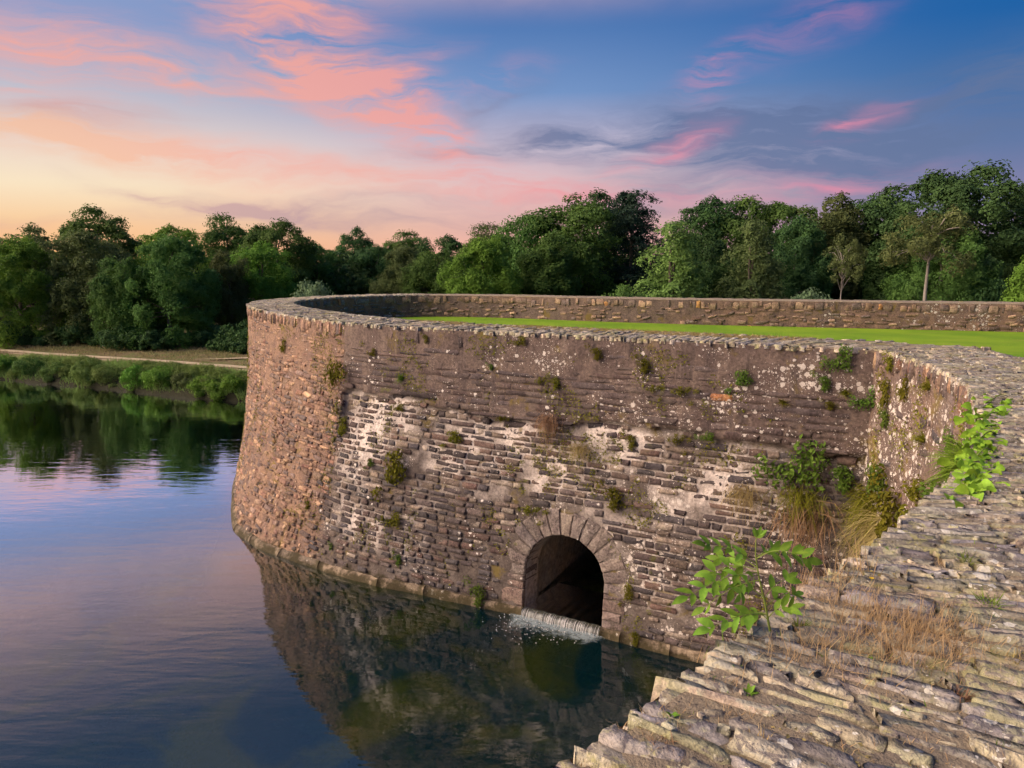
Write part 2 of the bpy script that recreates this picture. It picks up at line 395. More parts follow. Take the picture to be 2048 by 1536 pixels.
for k in range(14):
    V, F = stone_proto(100 + k, 0.022 + 0.014 * (k % 3), 0.09); PROTO.append((V, face_out(V, F)))
SLAB = []
for k in range(12):
    V, F = stone_proto(300 + k, 0.06, 0.07, 0.47); SLAB.append((V, face_out(V, F)))
PROTO_ME = [mesh_np('stone_shape', V, F) for V, F in PROTO]
SLAB_ME = [mesh_np('slab_shape', V, F) for V, F in SLAB]

class Stones:
    """a list of stones; the biggest in view become parts, the rest one joined part"""
    def __init__(self): self.items = []
    def add(self, p, r, up, n, w, h, d, col, proto, rot=0.0, tip=0.0, single=True, slab=False):
        c, s = cos(rot), sin(rot)
        r2 = r * c + up * s; u2 = up * c - r * s
        c, s = cos(tip), sin(tip)
        n2 = n * c + u2 * s; u2 = u2 * c - n * s
        self.items.append((np.asarray(p), np.stack([r2 * w, u2 * h, n2 * d], 1), col, proto, single, slab, w * h))
    def build(self, parent, name, mat_one, mat_all, limit=300, score=None, rest_name=None):
        order = sorted([i for i in self.items if i[4]], key=score) if score else [i for i in self.items if i[4]]
        one = order[:limit]; ids = set(id(i) for i in one)
        for p, M, col, k, _, slab, _ in one:
            me = (SLAB_ME if slab else PROTO_ME)[k]
            o = bpy.data.objects.new(name, me); COL.objects.link(o)
            o.parent = parent
            m4 = Matrix([[M[0, 0], M[0, 1], M[0, 2], p[0]], [M[1, 0], M[1, 1], M[1, 2], p[1]], [M[2, 0], M[2, 1], M[2, 2], p[2]], [0, 0, 0, 1]])
            o.matrix_local = parent.matrix_basis.inverted() @ m4
            o.color = (*col, 1)
            if len(o.material_slots) == 0: me.materials.append(None)
            o.material_slots[0].link = 'OBJECT'; o.material_slots[0].material = mat_one
        rest = [i for i in self.items if id(i) not in ids]
        if rest:
            mb = MB()
            for p, M, col, k, _, slab, _ in rest:
                V, F = (SLAB if slab else PROTO)[k]
                mb.add(p + V @ M.T, F, col)
            o = mb.build(rest_name or (name + '_mass'), mat_all, parent)
            o['kind'] = 'stuff'
            o.matrix_parent_inverse = parent.matrix_basis.inverted()
CAMV = np.array([0, 0, H_CAM])
PITCH = radians(9.32)
def view_share(p):
    d = p - CAMV; z = d[1] * cos(PITCH) - d[2] * sin(PITCH); y = d[1] * sin(PITCH) + d[2] * cos(PITCH)
    if z < 0.1 or abs(d[0] / z) > 0.73 or abs(y / z) > 0.55: return 0.0
    return 1.0 / (z * z)
def biggest(i): return -view_share(i[0]) * i[6]
def pal(lst, r, jit=0.16):
    a, b = r.choice(lst), r.choice(lst); k = r.random() * 0.5
    f = math.exp(r.gauss(0, jit))
    return tuple(max(0.004, (x * (1 - k) + y * k) * f) for x, y in zip(a, b))
# ------------------------------------------------------------------ wall materials
M_front1 = stone_material('front_stone_single', True, lichen=0.42, moss=0.16)
M_frontN = stone_material('front_stone_mass', False, lichen=0.42, moss=0.16)
M_round1 = stone_material('round_stone_single', True, lichen=0.22, lcol=(0.55, 0.40, 0.27, 1), moss=0.18, mcol=(0.16, 0.09, 0.015, 1))
M_roundN = stone_material('round_stone_mass', False, lichen=0.22, lcol=(0.55, 0.40, 0.27, 1), moss=0.18, mcol=(0.16, 0.09, 0.015, 1))
M_cope1 = stone_material('coping_stone_single', True, lichen=0.45, lcol=(0.62, 0.58, 0.50, 1), moss=0.22, mcol=(0.22, 0.19, 0.04, 1), damp=False, lscale=14, patch=0.9)
M_copeN = stone_material('coping_stone_mass', False, lichen=0.45, lcol=(0.62, 0.58, 0.50, 1), moss=0.22, mcol=(0.22, 0.19, 0.04, 1), damp=False, lscale=14, patch=0.9)
M_ash1 = stone_material('ashlar_single', True, lichen=0.12, moss=0.10, damp=True)
M_far1 = stone_material('far_stone_single', True, lichen=0.02, moss=0.05, damp=False, lscale=6)
M_farN = stone_material('far_stone_mass', False, lichen=0.02, moss=0.05, damp=False, lscale=6)

def backing_material(name='wall_backing', less=0.0):
    m, nt = material(name)
    pos = nt.n('ShaderNodeNewGeometry').outputs['Position']
    z = nt.n('ShaderNodeSeparateColor', inp={0: nt.n('ShaderNodeAttribute', attribute_name='zone').outputs['Color']})
    up, rd, wh = z.outputs
    n1 = nt.noise(pos, 22, 6, 0.65); n2 = nt.noise(pos, 3.2, 5, 0.6); n3 = nt.noise(pos, 80, 3, 0.6)
    streak = nt.noise(nt.map(pos, scale=(7, 7, 0.9)), 1.0, 4, 0.6)
    mort = nt.mix(wh, (0.105, 0.082, 0.070, 1), (0.56, 0.475, 0.42, 1))
    rend = nt.mix(nt.mr(n2, 0.3, 0.7), (0.100, 0.070, 0.062, 1), (0.150, 0.108, 0.088, 1))
    rend = nt.mix(nt.mr(streak, 0.45, 0.75, 0, 0.55), rend, (0.20, 0.150, 0.120, 1))
    rndc = nt.mix(nt.mr(n2, 0.35, 0.65), (0.150, 0.096, 0.074, 1), (0.235, 0.145, 0.098, 1))
    rend = nt.mix(nt.mr(nt.noise(nt.map(pos, scale=(4, 4, 0.5)), 1.0, 5, 0.65), 0.50, 0.68, 0, 0.6), rend, (0.055, 0.042, 0.042, 1))
    c = nt.mix(up, mort, rend); c = nt.mix(rd, c, rndc)
    v = nt.mr(n1, 0.25, 0.75, 0.6, 1.4)
    c = nt.mix(1.0, c, nt.n('ShaderNodeCombineXYZ', inp={0: v, 1: v, 2: v}).outputs[0], 'MULTIPLY')
    px = nt.n('ShaderNodeSeparateXYZ', inp={0: pos})
    big = nt.math('ADD', nt.noise(pos, 1.1, 3, 0.55), nt.math('MULTIPLY', nt.math('SUBTRACT', px.outputs[0], 0.5), 0.022))
    wob = nt.n('ShaderNodeTexNoise', inp={'Vector': pos, 'Scale': 30.0}).outputs['Color']
    nd = nt.n('ShaderNodeVectorMath', operation='MULTIPLY_ADD'); nt.set(nd.inputs[0], wob); nd.inputs[1].default_value = (.05, .05, .05); nt.set(nd.inputs[2], pos)
    for sc, thr, lo in ((8.0, 0.36, 0.62), (13.0, 0.36, 0.6), (34.0, 0.32, 0.55)):
        vo = nt.n('ShaderNodeTexVoronoi', inp={'Vector': nd.outputs[0], 'Scale': sc})
        sel = nt.n('ShaderNodeSeparateColor', inp={0: vo.outputs['Color']}).outputs[0]
        lim = nt.math('MULTIPLY', nt.mr(nt.math('ADD', sel, nt.math('MULTIPLY', nt.math('SUBTRACT', big, 0.5), 3.4)), lo + less, lo + less + 0.7), thr)
        spot = nt.math('GREATER_THAN', nt.math('SUBTRACT', lim, vo.outputs['Distance']), 0.02)
        c = nt.mix(nt.math('MULTIPLY', spot, nt.mr(n3, 0.3, 0.6, 0.5, 0.9)), c, (0.62, 0.55, 0.49, 1))
    mo = nt.mr(nt.noise(pos, 1.5, 6, 0.7, 0.5), 0.56, 0.68)
    c = nt.mix(nt.math('MULTIPLY', mo, 0.7), c, (0.16, 0.115, 0.018, 1))
    wz = nt.math('ADD', px.outputs[2], nt.mr(n2, 0.3, 0.7, -0.14, 0.14))
    c = nt.mix(nt.mr(wz, 0.02, 0.24, 0.85, 0.0), c, (0.035, 0.028, 0.008, 1))
    hgt = nt.math('ADD', nt.math('MULTIPLY', n1, 0.8), nt.math('MULTIPLY', n3, 0.3))
    finish(nt, c, 0.95, hgt, 0.8, 0.025)
    return m
M_back = backing_material(); M_inner = backing_material('inner_backing', 1.0)

def bed_material():
    m, nt = material('coping_bed')
    pos = nt.n('ShaderNodeNewGeometry').outputs['Position']
    n1 = nt.noise(pos, 24, 7, 0.68); n2 = nt.noise(pos, 3.0, 5, 0.6); n3 = nt.noise(pos, 100, 3, 0.6)
    c = nt.mix(nt.mr(n2, 0.35, 0.65), (0.22, 0.175, 0.130, 1), (0.32, 0.25, 0.165, 1))
    c = nt.mix(nt.mr(n1, 0.52, 0.68), c, (0.30, 0.25, 0.175, 1))
    c = nt.mix(nt.mr(nt.noise(pos, 2.0, 6, 0.7), 0.57, 0.68, 0, 0.8), c, (0.20, 0.18, 0.04, 1))
    c = nt.mix(nt.mr(n1, 0.30, 0.42, 0.75, 0.0), c, (0.055, 0.042, 0.035, 1))
    finish(nt, c, 0.96, nt.math('ADD', n1, nt.math('MULTIPLY', n3, 0.4)), 1.0, 0.03)
    return m
M_bed = bed_material()

# ------------------------------------------------------------------ bastion: backing with recess for the arch
bastion = empty('bastion', tuple(PT(BAST, 5.0, 0.0)))
tag(bastion, 'rounded stone bastion rising from the water with an arched culvert opening', 'bastion')
def in_place(o, parent):
    o.parent = parent; o.matrix_parent_inverse = parent.matrix_basis.inverted(); return o
def backing(line, s0, s1, z0, z1, step=0.05):
    S = np.arange(s0, s1 + step, step); Z = np.arange(z0, z1 + step, step)
    Z[-1] = z1
    s, z = np.meshgrid(S, Z, indexing='ij')
    q = np.stack([s, z, np.zeros_like(s)], -1)
    zl = ledge_z(s)
    if line.ledge:
        rd = np.clip((s - S_JOINT + 0.15 + 0.5 * (fbm(q, 2.5) - 0.5)) / 0.35, 0, 1)
        up = np.clip((z - zl) / 0.04, 0, 1) * (1 - rd)
        band = np.exp(-((zl - z - 0.5) / 0.75) ** 2) + 0.44
        wh = np.clip((fbm(q + 5, 1.3, 4, 0.6) - 0.52) * 4.2 + 0.60 * band + 0.02, 0, 1) * np.clip((s - 0.6) / 1.6, 0.1, 1)
        wh = wh * (1 - np.clip((s - 9.6) / 1.6, 0, 1)) * np.clip((z - 0.3) / 0.4, 0.1, 1)
    else:
        rd = np.clip(0.5 + (fbm(q, 1.2) - 0.5) * 3, 0, 1) * 0.6; up = np.ones_like(s); wh = np.zeros_like(s)
    d = (fbm(q, 5.0, 4, 0.55) - 0.5) * 0.05 + np.where(up < 0.5, 0.008, 0.0) + rd * (0.008 + (fbm(q + 3, 1.1) - 0.5) * 0.06)
    d += np.where(up > 0.5, 0.014 + (fbm(q + 9, 1.5) - 0.5) * 0.03, 0.0) + np.clip(wh - 0.7, 0, 1) * 0.05
    d = np.where((zl - z > -0.02) & (zl - z < 0.07) & (up < 0.5) & (rd < 0.5), d - 0.06, d)
    V = PT(line, s, z, d)
    F = grid_faces(len(S), len(Z))
    if line.ledge:
        zc = z.ravel()[F].mean(1); sc = s.ravel()[F].mean(1)
        F = F[~in_arch(sc, zc, 0.10)]
    p = V.reshape(-1, 3)[F[0]]
    _, _, n = line.at(s0)
    if np.cross(p[1] - p[0], p[2] - p[0]) @ np.array([n[0], n[1], 0]) < 0: F = F[:, ::-1]
    return mesh_np('wall_core', V.reshape(-1, 3), F, True, {'zone': np.stack([up, rd, wh], -1).reshape(-1, 3)})
in_place(link('wall_core', backing(BAST, 0.0, S_HIDE + 2.5, -1.6, T_TOP - 0.012), M_back), bastion)

# lower front face: coursed stone blocks; upper face: long flush courses under old render; round end: rubble
FP = [(0.085, 0.064, 0.060), (0.064, 0.052, 0.053), (0.105, 0.077, 0.066), (0.075, 0.064, 0.064), (0.135, 0.100, 0.078), (0.060, 0.050, 0.053), (0.120, 0.076, 0.062)]
LP = [(0.26, 0.21, 0.17), (0.20, 0.15, 0.115)]
UP_ = [(0.095, 0.070, 0.064), (0.082, 0.062, 0.060), (0.115, 0.085, 0.072), (0.105, 0.072, 0.062)]
RP = [(0.190, 0.120, 0.088), (0.24, 0.150, 0.098), (0.140, 0.096, 0.080), (0.30, 0.185, 0.115), (0.120, 0.090, 0.082), (0.21, 0.115, 0.082), (0.165, 0.108, 0.086)]
front = Stones(); roundb = Stones(); upper = Stones()
rr = random.Random(11)
ring = 0.47
z = 0.18
while z < T_TOP - 1.3:
    h = rr.choice([0.09, 0.10, 0.11, 0.12, 0.14]); s = 0.02 + rr.random() * 0.2
    while s < S_JOINT + 0.25:
        w = rr.uniform(0.17, 0.40) if rr.random() < 0.92 else rr.uniform(0.4, 0.65)
        sc, zc = s + w / 2, z + h / 2
        zz = zc + 0.02 * math.sin(sc * 1.3 + z)
        if zz + h * 0.5 < float(ledge_z(sc)) and not in_arch(sc, zz, ring + 0.10) and not (abs(sc - S_ARCH) < R_ARCH + 0.44 + w * 0.4 and zz < 0.95):
            missing = fbm(np.array([[sc * 1.0, zz * 1.7, 4.2]]), 1.6)[0]
            if missing < 0.655:
                p, r, up, n = frame(BAST, sc, zz, rr.uniform(-0.014, 0.012) - 0.012)
                band = math.exp(-((float(ledge_z(sc)) - zz - 0.5) / 0.6) ** 2)
                col = pal(LP, rr) if rr.random() < 0.06 + 0.16 * band else pal(FP, rr)
                front.add(p, r, up, n, (w - rr.uniform(0.012, 0.03)), (h - rr.uniform(0.012, 0.024)), 0.085, col, rr.randrange(14), rr.gauss(0, 0.016), rr.gauss(0, 0.05))
        s += w
    z += h
z = T_TOP - 1.75
while z < T_TOP - 0.28:
    h = rr.choice([0.07, 0.09, 0.11, 0.13]); s = 0.1 + rr.random() * 0.3
    while s < S_JOINT - 0.2:
        w = rr.uniform(0.3, 0.95); sc, zc = s + w / 2, z + h / 2
        zl = float(ledge_z(sc)); low = (zc - zl) < 0.9
        if zc - h * 0.4 > zl and rr.random() < (0.92 if low else 0.22):
            prot = rr.uniform(-0.004, 0.010) if low else rr.uniform(-0.008, 0.003)
            if zc - zl < 0.13: prot += 0.035
            p, r, up, n = frame(BAST, sc, zc, prot - 0.012)
            col = pal([(0.42, 0.20, 0.09), (0.36, 0.26, 0.17)], rr) if rr.random() < 0.008 and w < .4 else pal(UP_, rr, 0.12)
            upper.add(p, r, up, n, w - 0.012, h - 0.012, 0.06, col, rr.randrange(14), rr.gauss(0, 0.012), 0)
        s += w
    z += h
z = 0.17
while z < T_TOP - 0.25:
    h = rr.uniform(0.05, 0.15); s = S_JOINT + rr.random() * 0.2 - 0.1
    while s < S_HIDE:
        w = rr.choice([rr.uniform(0.08, 0.2), rr.uniform(0.2, 0.5)]); sc, zc = s + w / 2, z + h / 2 + rr.gauss(0, 0.012)
        if rr.random() < 0.90:
            smear = float(fbm(np.array([[sc, zc, 1.0]]), 1.1)[0])
            p, r, up, n = frame(BAST, sc, zc, rr.uniform(-0.018, 0.012) - (0.030 if smear > 0.56 or zc > T_TOP - 1.1 else 0.008))
            roundb.add(p, r, up, n, w * rr.uniform(0.82, 0.98), h * rr.uniform(0.78, 1.02), 0.10, pal(RP, rr, 0.22), rr.randrange(14), rr.gauss(0, 0.06), rr.gauss(0, 0.07))
        s += w
    z += h
s = 0.1        # stones on edge directly under the coping
while s < S_HIDE:
    rdz = s > S_JOINT; w = rr.uniform(0.07, 0.16); h = rr.uniform(0.18, 0.34)
    if rr.random() < (0.85 if rdz else 0.12):
        p, r, up, n = frame(BAST, s + w / 2, T_TOP - 0.02 - h / 2, rr.uniform(-0.012, 0.02) - (0.01 if rdz else 0.03))
        (roundb if rdz else upper).add(p, r, up, n, w - 0.015, h, 0.08, pal(RP if rdz else UP_, rr, 0.2), rr.randrange(14), rr.gauss(0, 0.05), 0)
    s += w
front.build(bastion, 'brick', M_front1, M_frontN, 300, biggest, 'brick_courses')
upper.build(bastion, 'flush_stone', M_front1, M_frontN, 150, biggest, 'flush_courses')
roundb.build(bastion, 'rubble_stone', M_round1, M_roundN, 300, biggest, 'rubble_courses')

# plinth at the water line: long worn blocks that follow the curve
s = 0.1; kk = 0
while s < S_HIDE:
    w = rr.uniform(0.8, 1.6); e = s + w
    lo, hi = S_ARCH - R_ARCH, S_ARCH + R_ARCH
    if s < hi and e > lo:
        if s < lo - 0.2: e = lo
        else: s = hi; e = s + w
    n_ = max(4, int((e - s) / 0.12)); ss = np.linspace(s + 0.005, e - 0.005, n_)
    col = pal([(0.17, 0.125, 0.088), (0.14, 0.105, 0.08), (0.19, 0.14, 0.10)], rr, 0.12); dz = rr.uniform(-0.012, 0.012); dw = rr.uniform(-0.012, 0.012)
    prof = [(-0.5, 0.07), (0.03, 0.07), (0.10 + dz, 0.064 + dw), (0.145 + dz, 0.045 + dw), (0.16 + dz, 0.01), (0.17 + dz, -0.06)]
    V = np.stack([PT(BAST, ss, np.full(n_, z_), w_ + (fbm(np.stack([ss, ss * 0 + z_, ss * 0], 1), 6.0) - 0.5) * 0.03) for z_, w_ in prof], 1)
    F = grid_faces(n_, len(prof)); caps = np.array([[0] * 0]);
    e0 = np.arange(len(prof)); e1 = (n_ - 1) * len(prof) + e0
    p = V.reshape(-1, 3)[F[1]]; nn_ = BAST.at(s)[2]
    if np.cross(p[1] - p[0], p[2] - p[0])[:2] @ nn_ < 0: F = F[:, ::-1]
    o = link('plinth_stone', mesh_np('plinth_stone', V.reshape(-1, 3), [F, e0[None], e1[None, ::-1]], True), M_ash1); o.color = (*col, 1); in_place(o, bastion)
    s = e

# arch: voussoirs, jamb blocks, barrel vault
aP, aR, aU, aN = frame(BAST, S_ARCH, 0.7)
aP = aP - aU * (0.7 / aU[2])
def A(u, v, w): return aP + aR * u + aU * (v / aU[2]) + aN * w
def arch_block(name, corners, w0, w1, col, parent, seed):
    """corners: 4 (u,v) counter-clockwise; rough block with worn edges"""
    r = np.random.default_rng(seed); c = np.array(corners, float); ctr = c.mean(0)
    G = []
    n = 5
    for w, inset in ((w0, 0.0), (w1 - 0.025, 0.0), (w1, 0.022)):
        row = []
        for k in range(4):
            a, b = c[k], c[(k + 1) % 4]
            for t in np.linspace(0, 1, n - 1, endpoint=False):
                q = a + (b - a) * t; dq = ctr - q; q = q + dq / (np.linalg.norm(dq) + 1e-6) * (inset + abs(r.normal(0, 0.006)))
                row.append(A(q[0], q[1], w + r.normal(0, 0.004)))
        G.append(row)
    m = 4 * (n - 1); V = np.array(G).reshape(-1, 3); V = np.vstack([V, A(ctr[0], ctr[1], w1 + 0.012)])
    F = [];
    for i in range(2):
        for j in range(m): F.append((i * m + j, i * m + (j + 1) % m, (i + 1) * m + (j + 1) % m, (i + 1) * m + j))
    T3 = [(2 * m + j, 2 * m + (j + 1) % m, 3 * m) for j in range(m)]
    o = link(name, mesh_np(name, V, [np.array(F), np.array(T3)], False), M_ash1)
    o.color = (*col, 1); in_place(o, parent); return o
AC = [(0.20, 0.158, 0.135), (0.165, 0.130, 0.115), (0.225, 0.175, 0.145), (0.15, 0.122, 0.115), (0.185, 0.148, 0.130)]
nv = 15; angs = np.linspace(pi + 0.12, -0.12, nv + 1)
for k in range(nv):
    a0, a1 = angs[k] - 0.002, angs[k + 1] + 0.002; ro = R_ARCH + ring + rr.uniform(-0.05, 0.06) * (1 if 2 < k < 12 else 0.3)
    if k in (0, nv - 1): ro = R_ARCH + 0.42
    cs = [(R_ARCH * cos(a0), Z_SPRING + R_ARCH * sin(a0)), (R_ARCH * cos(a1), Z_SPRING + R_ARCH * sin(a1)), (ro * cos(a1), Z_SPRING + ro * sin(a1)), (ro * cos(a0), Z_SPRING + ro * sin(a0))]
    arch_block('voussoir', cs, -0.5, 0.025 + rr.uniform(-.008, .012), pal(AC, rr, 0.08), bastion, k)
for side in (-1, 1):
    zz = 0.0; hs = [0.17, 0.33, 0.14, 0.13] if side < 0 else [0.30, 0.16, 0.22, 0.09]
    tot = Z_SPRING - 0.10
    hs = [x * tot / sum(hs) for x in hs]
    for k, h in enumerate(hs):
        w = rr.uniform(0.40, 0.56) if k % 2 == 0 else rr.uniform(0.34, 0.48)
        xs = sorted((side * (R_ARCH - 0.002), side * (R_ARCH + w)))
        cs = [(xs[0], zz + 0.006), (xs[1], zz + 0.006), (xs[1], zz + h - 0.006), (xs[0], zz + h - 0.006)]
        arch_block('jamb_stone', cs, -0.5, 0.03 + rr.uniform(-.01, .012), pal([(0.115, 0.095, 0.098), (0.16, 0.12, 0.105), (0.20, 0.14, 0.115)], rr, 0.1), bastion, 50 + k + side * 7)
        zz += h
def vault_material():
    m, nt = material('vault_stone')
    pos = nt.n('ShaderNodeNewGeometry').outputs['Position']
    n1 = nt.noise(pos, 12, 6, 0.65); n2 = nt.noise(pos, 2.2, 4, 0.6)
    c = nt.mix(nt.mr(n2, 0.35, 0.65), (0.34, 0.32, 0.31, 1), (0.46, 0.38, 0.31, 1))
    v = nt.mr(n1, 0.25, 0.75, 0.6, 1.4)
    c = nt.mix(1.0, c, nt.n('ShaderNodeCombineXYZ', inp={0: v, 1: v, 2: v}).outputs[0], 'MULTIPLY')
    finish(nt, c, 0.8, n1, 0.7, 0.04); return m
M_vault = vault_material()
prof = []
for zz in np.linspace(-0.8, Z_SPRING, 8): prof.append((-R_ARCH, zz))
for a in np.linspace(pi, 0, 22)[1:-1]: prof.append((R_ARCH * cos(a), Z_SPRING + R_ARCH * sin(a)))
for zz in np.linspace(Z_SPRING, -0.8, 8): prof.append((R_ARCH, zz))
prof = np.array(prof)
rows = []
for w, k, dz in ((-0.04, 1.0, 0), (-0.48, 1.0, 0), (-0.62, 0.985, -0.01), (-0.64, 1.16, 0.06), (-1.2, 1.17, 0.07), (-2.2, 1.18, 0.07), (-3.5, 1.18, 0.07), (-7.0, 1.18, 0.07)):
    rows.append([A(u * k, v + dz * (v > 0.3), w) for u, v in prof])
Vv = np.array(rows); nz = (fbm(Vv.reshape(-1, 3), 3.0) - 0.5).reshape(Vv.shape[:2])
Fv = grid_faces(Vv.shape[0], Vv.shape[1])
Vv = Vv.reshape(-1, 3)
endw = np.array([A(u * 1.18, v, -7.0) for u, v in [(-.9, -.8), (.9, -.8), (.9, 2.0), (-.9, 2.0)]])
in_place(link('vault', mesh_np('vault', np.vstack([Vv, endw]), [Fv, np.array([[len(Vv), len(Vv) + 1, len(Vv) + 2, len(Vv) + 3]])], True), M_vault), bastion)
# sill under the spill
mb = MB()
sv = [A(u, v, w) for u in np.linspace(-R_ARCH, R_ARCH, 20) for v, w in ((-0.7, 0.10), (0.02, 0.07), (0.115 + 0.015 * sin(u * 40), 0.02), (0.12, -0.25), (-0.4, -0.45))]
mb.add(sv, grid_faces(20, 5), (0.05, 0.042, 0.03)); in_place(mb.build('sill', M_frontN), bastion)

# wall top bed, coping stones
def top_bed(line, across, s0, s1, step, nw, name, parent):
    S = np.arange(s0, s1, step); d, wm = across(S); P, t, n = line.at(S)
    w = np.linspace(0, 1, nw)
    V = np.concatenate([(P[:, None] + d[:, None] * (w[None, :, None] * wm[:, None, None])), np.full((len(S), nw, 1), T_TOP - 0.012)], -1)
    q = V.copy()
    V[..., 2] += (fbm(q, 5.5, 5, 0.62) - 0.50) * 0.045 + 0.0155
    V[:, 0, 2] = T_TOP - 0.03; V[:, -1, 2] = T_TOP - 0.03
    skirt = V[:, :1].copy(); skirt[..., 2] = T_TOP - 0.06
    V[:, 0, :2] += n * 0.012
    V = np.concatenate([skirt, V], 1)
    F = grid_faces(len(S), nw + 1); p = V.reshape(-1, 3)[F[len(F) // 2]]
    if np.cross(p[1] - p[0], p[2] - p[0])[2] < 0: F = F[:, ::-1]
    return in_place(link(name, mesh_np(name, V.reshape(-1, 3), F, True), M_bed), parent)
top_bed(BAST, across_bast, 0.0, BAST.L, 0.06, 24, 'top_bed', bastion)
CP = [(0.36, 0.29, 0.20), (0.33, 0.26, 0.19), (0.26, 0.225, 0.155), (0.24, 0.205, 0.155), (0.20, 0.175, 0.165), (0.29, 0.24, 0.17), (0.22, 0.195, 0.175), (0.30, 0.25, 0.18), (0.25, 0.225, 0.14), (0.17, 0.15, 0.150), (0.27, 0.21, 0.16)]
CP = [tuple(1.18 * v for v in p_) for p_ in CP]
UPV = np.array([0, 0, 1.0])
def lay_coping(st, line, across, s0, s1, pitch, length, gap=0.88, rise=0.010):
    s = s0
    while s < s1:
        _, _, n = line.at(s)
        d, wm = across(np.array([s])); d = d[0]; wm = float(wm[0])
        t = rr.uniform(*pitch)
        P, tt, n = line.at(s)
        sinv = abs(d[0] * tt[1] - d[1] * tt[0])
        w = -rr.uniform(0.022, 0.038); first = True
        while w < wm - 0.05:
            l = rr.uniform(*length)
            if w + l > wm: l = wm - w + 0.01
            if l < 0.06: break
            if rr.random() < gap or first:
                a = rr.gauss(0, 0.05); dd = np.array([d[0] * cos(a) - d[1] * sin(a), d[0] * sin(a) + d[1] * cos(a), 0])
                side = np.cross(UPV, dd)
                c = P + d * (w + l / 2)
                zt = rise + rr.gauss(0, 0.006)
                st.add(np.array([c[0], c[1], T_TOP + zt - 0.030]), dd, side, UPV, l * 0.97, t * rr.uniform(0.85, 1.15), 0.075, pal(CP, rr, 0.18), rr.randrange(12), rr.gauss(0, 0.03), rr.gauss(0, 0.055), True, True)
            w += l; first = False
        s += t / max(sinv, 0.5)
cope = Stones()
lay_coping(cope, BAST, across_bast, 0.03, S_HIDE + 8, (0.07, 0.13), (0.22, 0.55), 0.8)
cope.build(bastion, 'coping_stone', M_cope1, M_copeN, 150, biggest, 'coping_mass')

# inner faces (towards the lawn): far half is seen over the lawn
def inner_face(line, across, s0, s1, parent, name):
    S = np.arange(s0, s1, 0.08); Z = np.arange(Z_LAWN - 0.1, T_TOP, 0.06); Z[-1] = T_TOP - 0.02
    d, wm = across(S); P, t, n = line.at(S); Q = P + d * wm[:, None]
    s, z = np.meshgrid(S, Z, indexing='ij'); q = np.stack([s, z, s * 0], -1)
    dd = (fbm(q, 4.0) - 0.5) * 0.06
    V = np.concatenate([Q[:, None] + (d[:, None] * dd[..., None]), z[..., None]], -1)
    F = grid_faces(len(S), len(Z)); p = V.reshape(-1, 3)[F[0]]
    if np.cross(p[1] - p[0], p[2] - p[0])[:2] @ d[0] < 0: F = F[:, ::-1]
    zone = np.stack([np.ones_like(s) * 0.75, np.clip(0.45 + (fbm(q, .5) - .5) * 3, 0.1, 0.8), s * 0], -1)
    return in_place(link(name, mesh_np(name, V.reshape(-1, 3), F, True, {'zone': zone.reshape(-1, 3)}), M_inner), parent)
inner_face(BAST, across_bast, 2.7, BAST.L, bastion, 'inner_wall')
IP = [(0.20, 0.135, 0.095), (0.16, 0.11, 0.085), (0.24, 0.155, 0.10), (0.28, 0.19, 0.125), (0.14, 0.105, 0.09)]
IG = [(0.15, 0.14, 0.135), (0.12, 0.115, 0.115), (0.20, 0.185, 0.17)]
inner = Stones()
s_in0 = float(BAST.s[np.argmin(np.abs(BAST.s - (S_HIDE - 6)))])
def lay_inner(z0, z1, hr, wr, prob, s0=None):
    z = z0
    while z < z1:
        h = rr.uniform(*hr); s = (s0 or s_in0) + rr.random() * 0.2
        while s < BAST.L - 5:
            w = rr.uniform(*wr)
            if rr.random() < prob:
                d, wm = across_bast(np.array([s + w / 2])); P, t, n = BAST.at(s + w / 2); d = d[0]; Q = P + d * float(wm[0])
                grey = max(0.0, min(1.0, (S_FAR + 1.0 - s) / 3)); r = np.array([t[0], t[1], 0.0]); nn = np.array([d[0], d[1], 0])
                p = np.array([Q[0], Q[1], z + h / 2 + rr.gauss(0, 0.035)]) + nn * (rr.uniform(-0.02, 0.02) - 0.020)
                col = pal(IG if rr.random() < grey else IP, rr, 0.2)
                if rr.random() < 0.02: col = (0.36, 0.18, 0.07)
                inner.add(p, r, UPV, nn, w * 0.93, min(h, z1 - z + .05) * rr.uniform(0.65, 1.0), 0.09, col, rr.randrange(14), rr.gauss(0, 0.12), rr.gauss(0, 0.05))
            s += w
        z += h
lay_inner(T_TOP - 0.36, T_TOP - 0.1, (0.27, 0.36), (0.08, 0.34), 0.72)
lay_inner(Z_LAWN, T_TOP - 0.40, (0.10, 0.20), (0.10, 0.4), 0.5)
inner.build(bastion, 'inner_stone', M_far1, M_farN, 300, biggest, 'inner_courses')

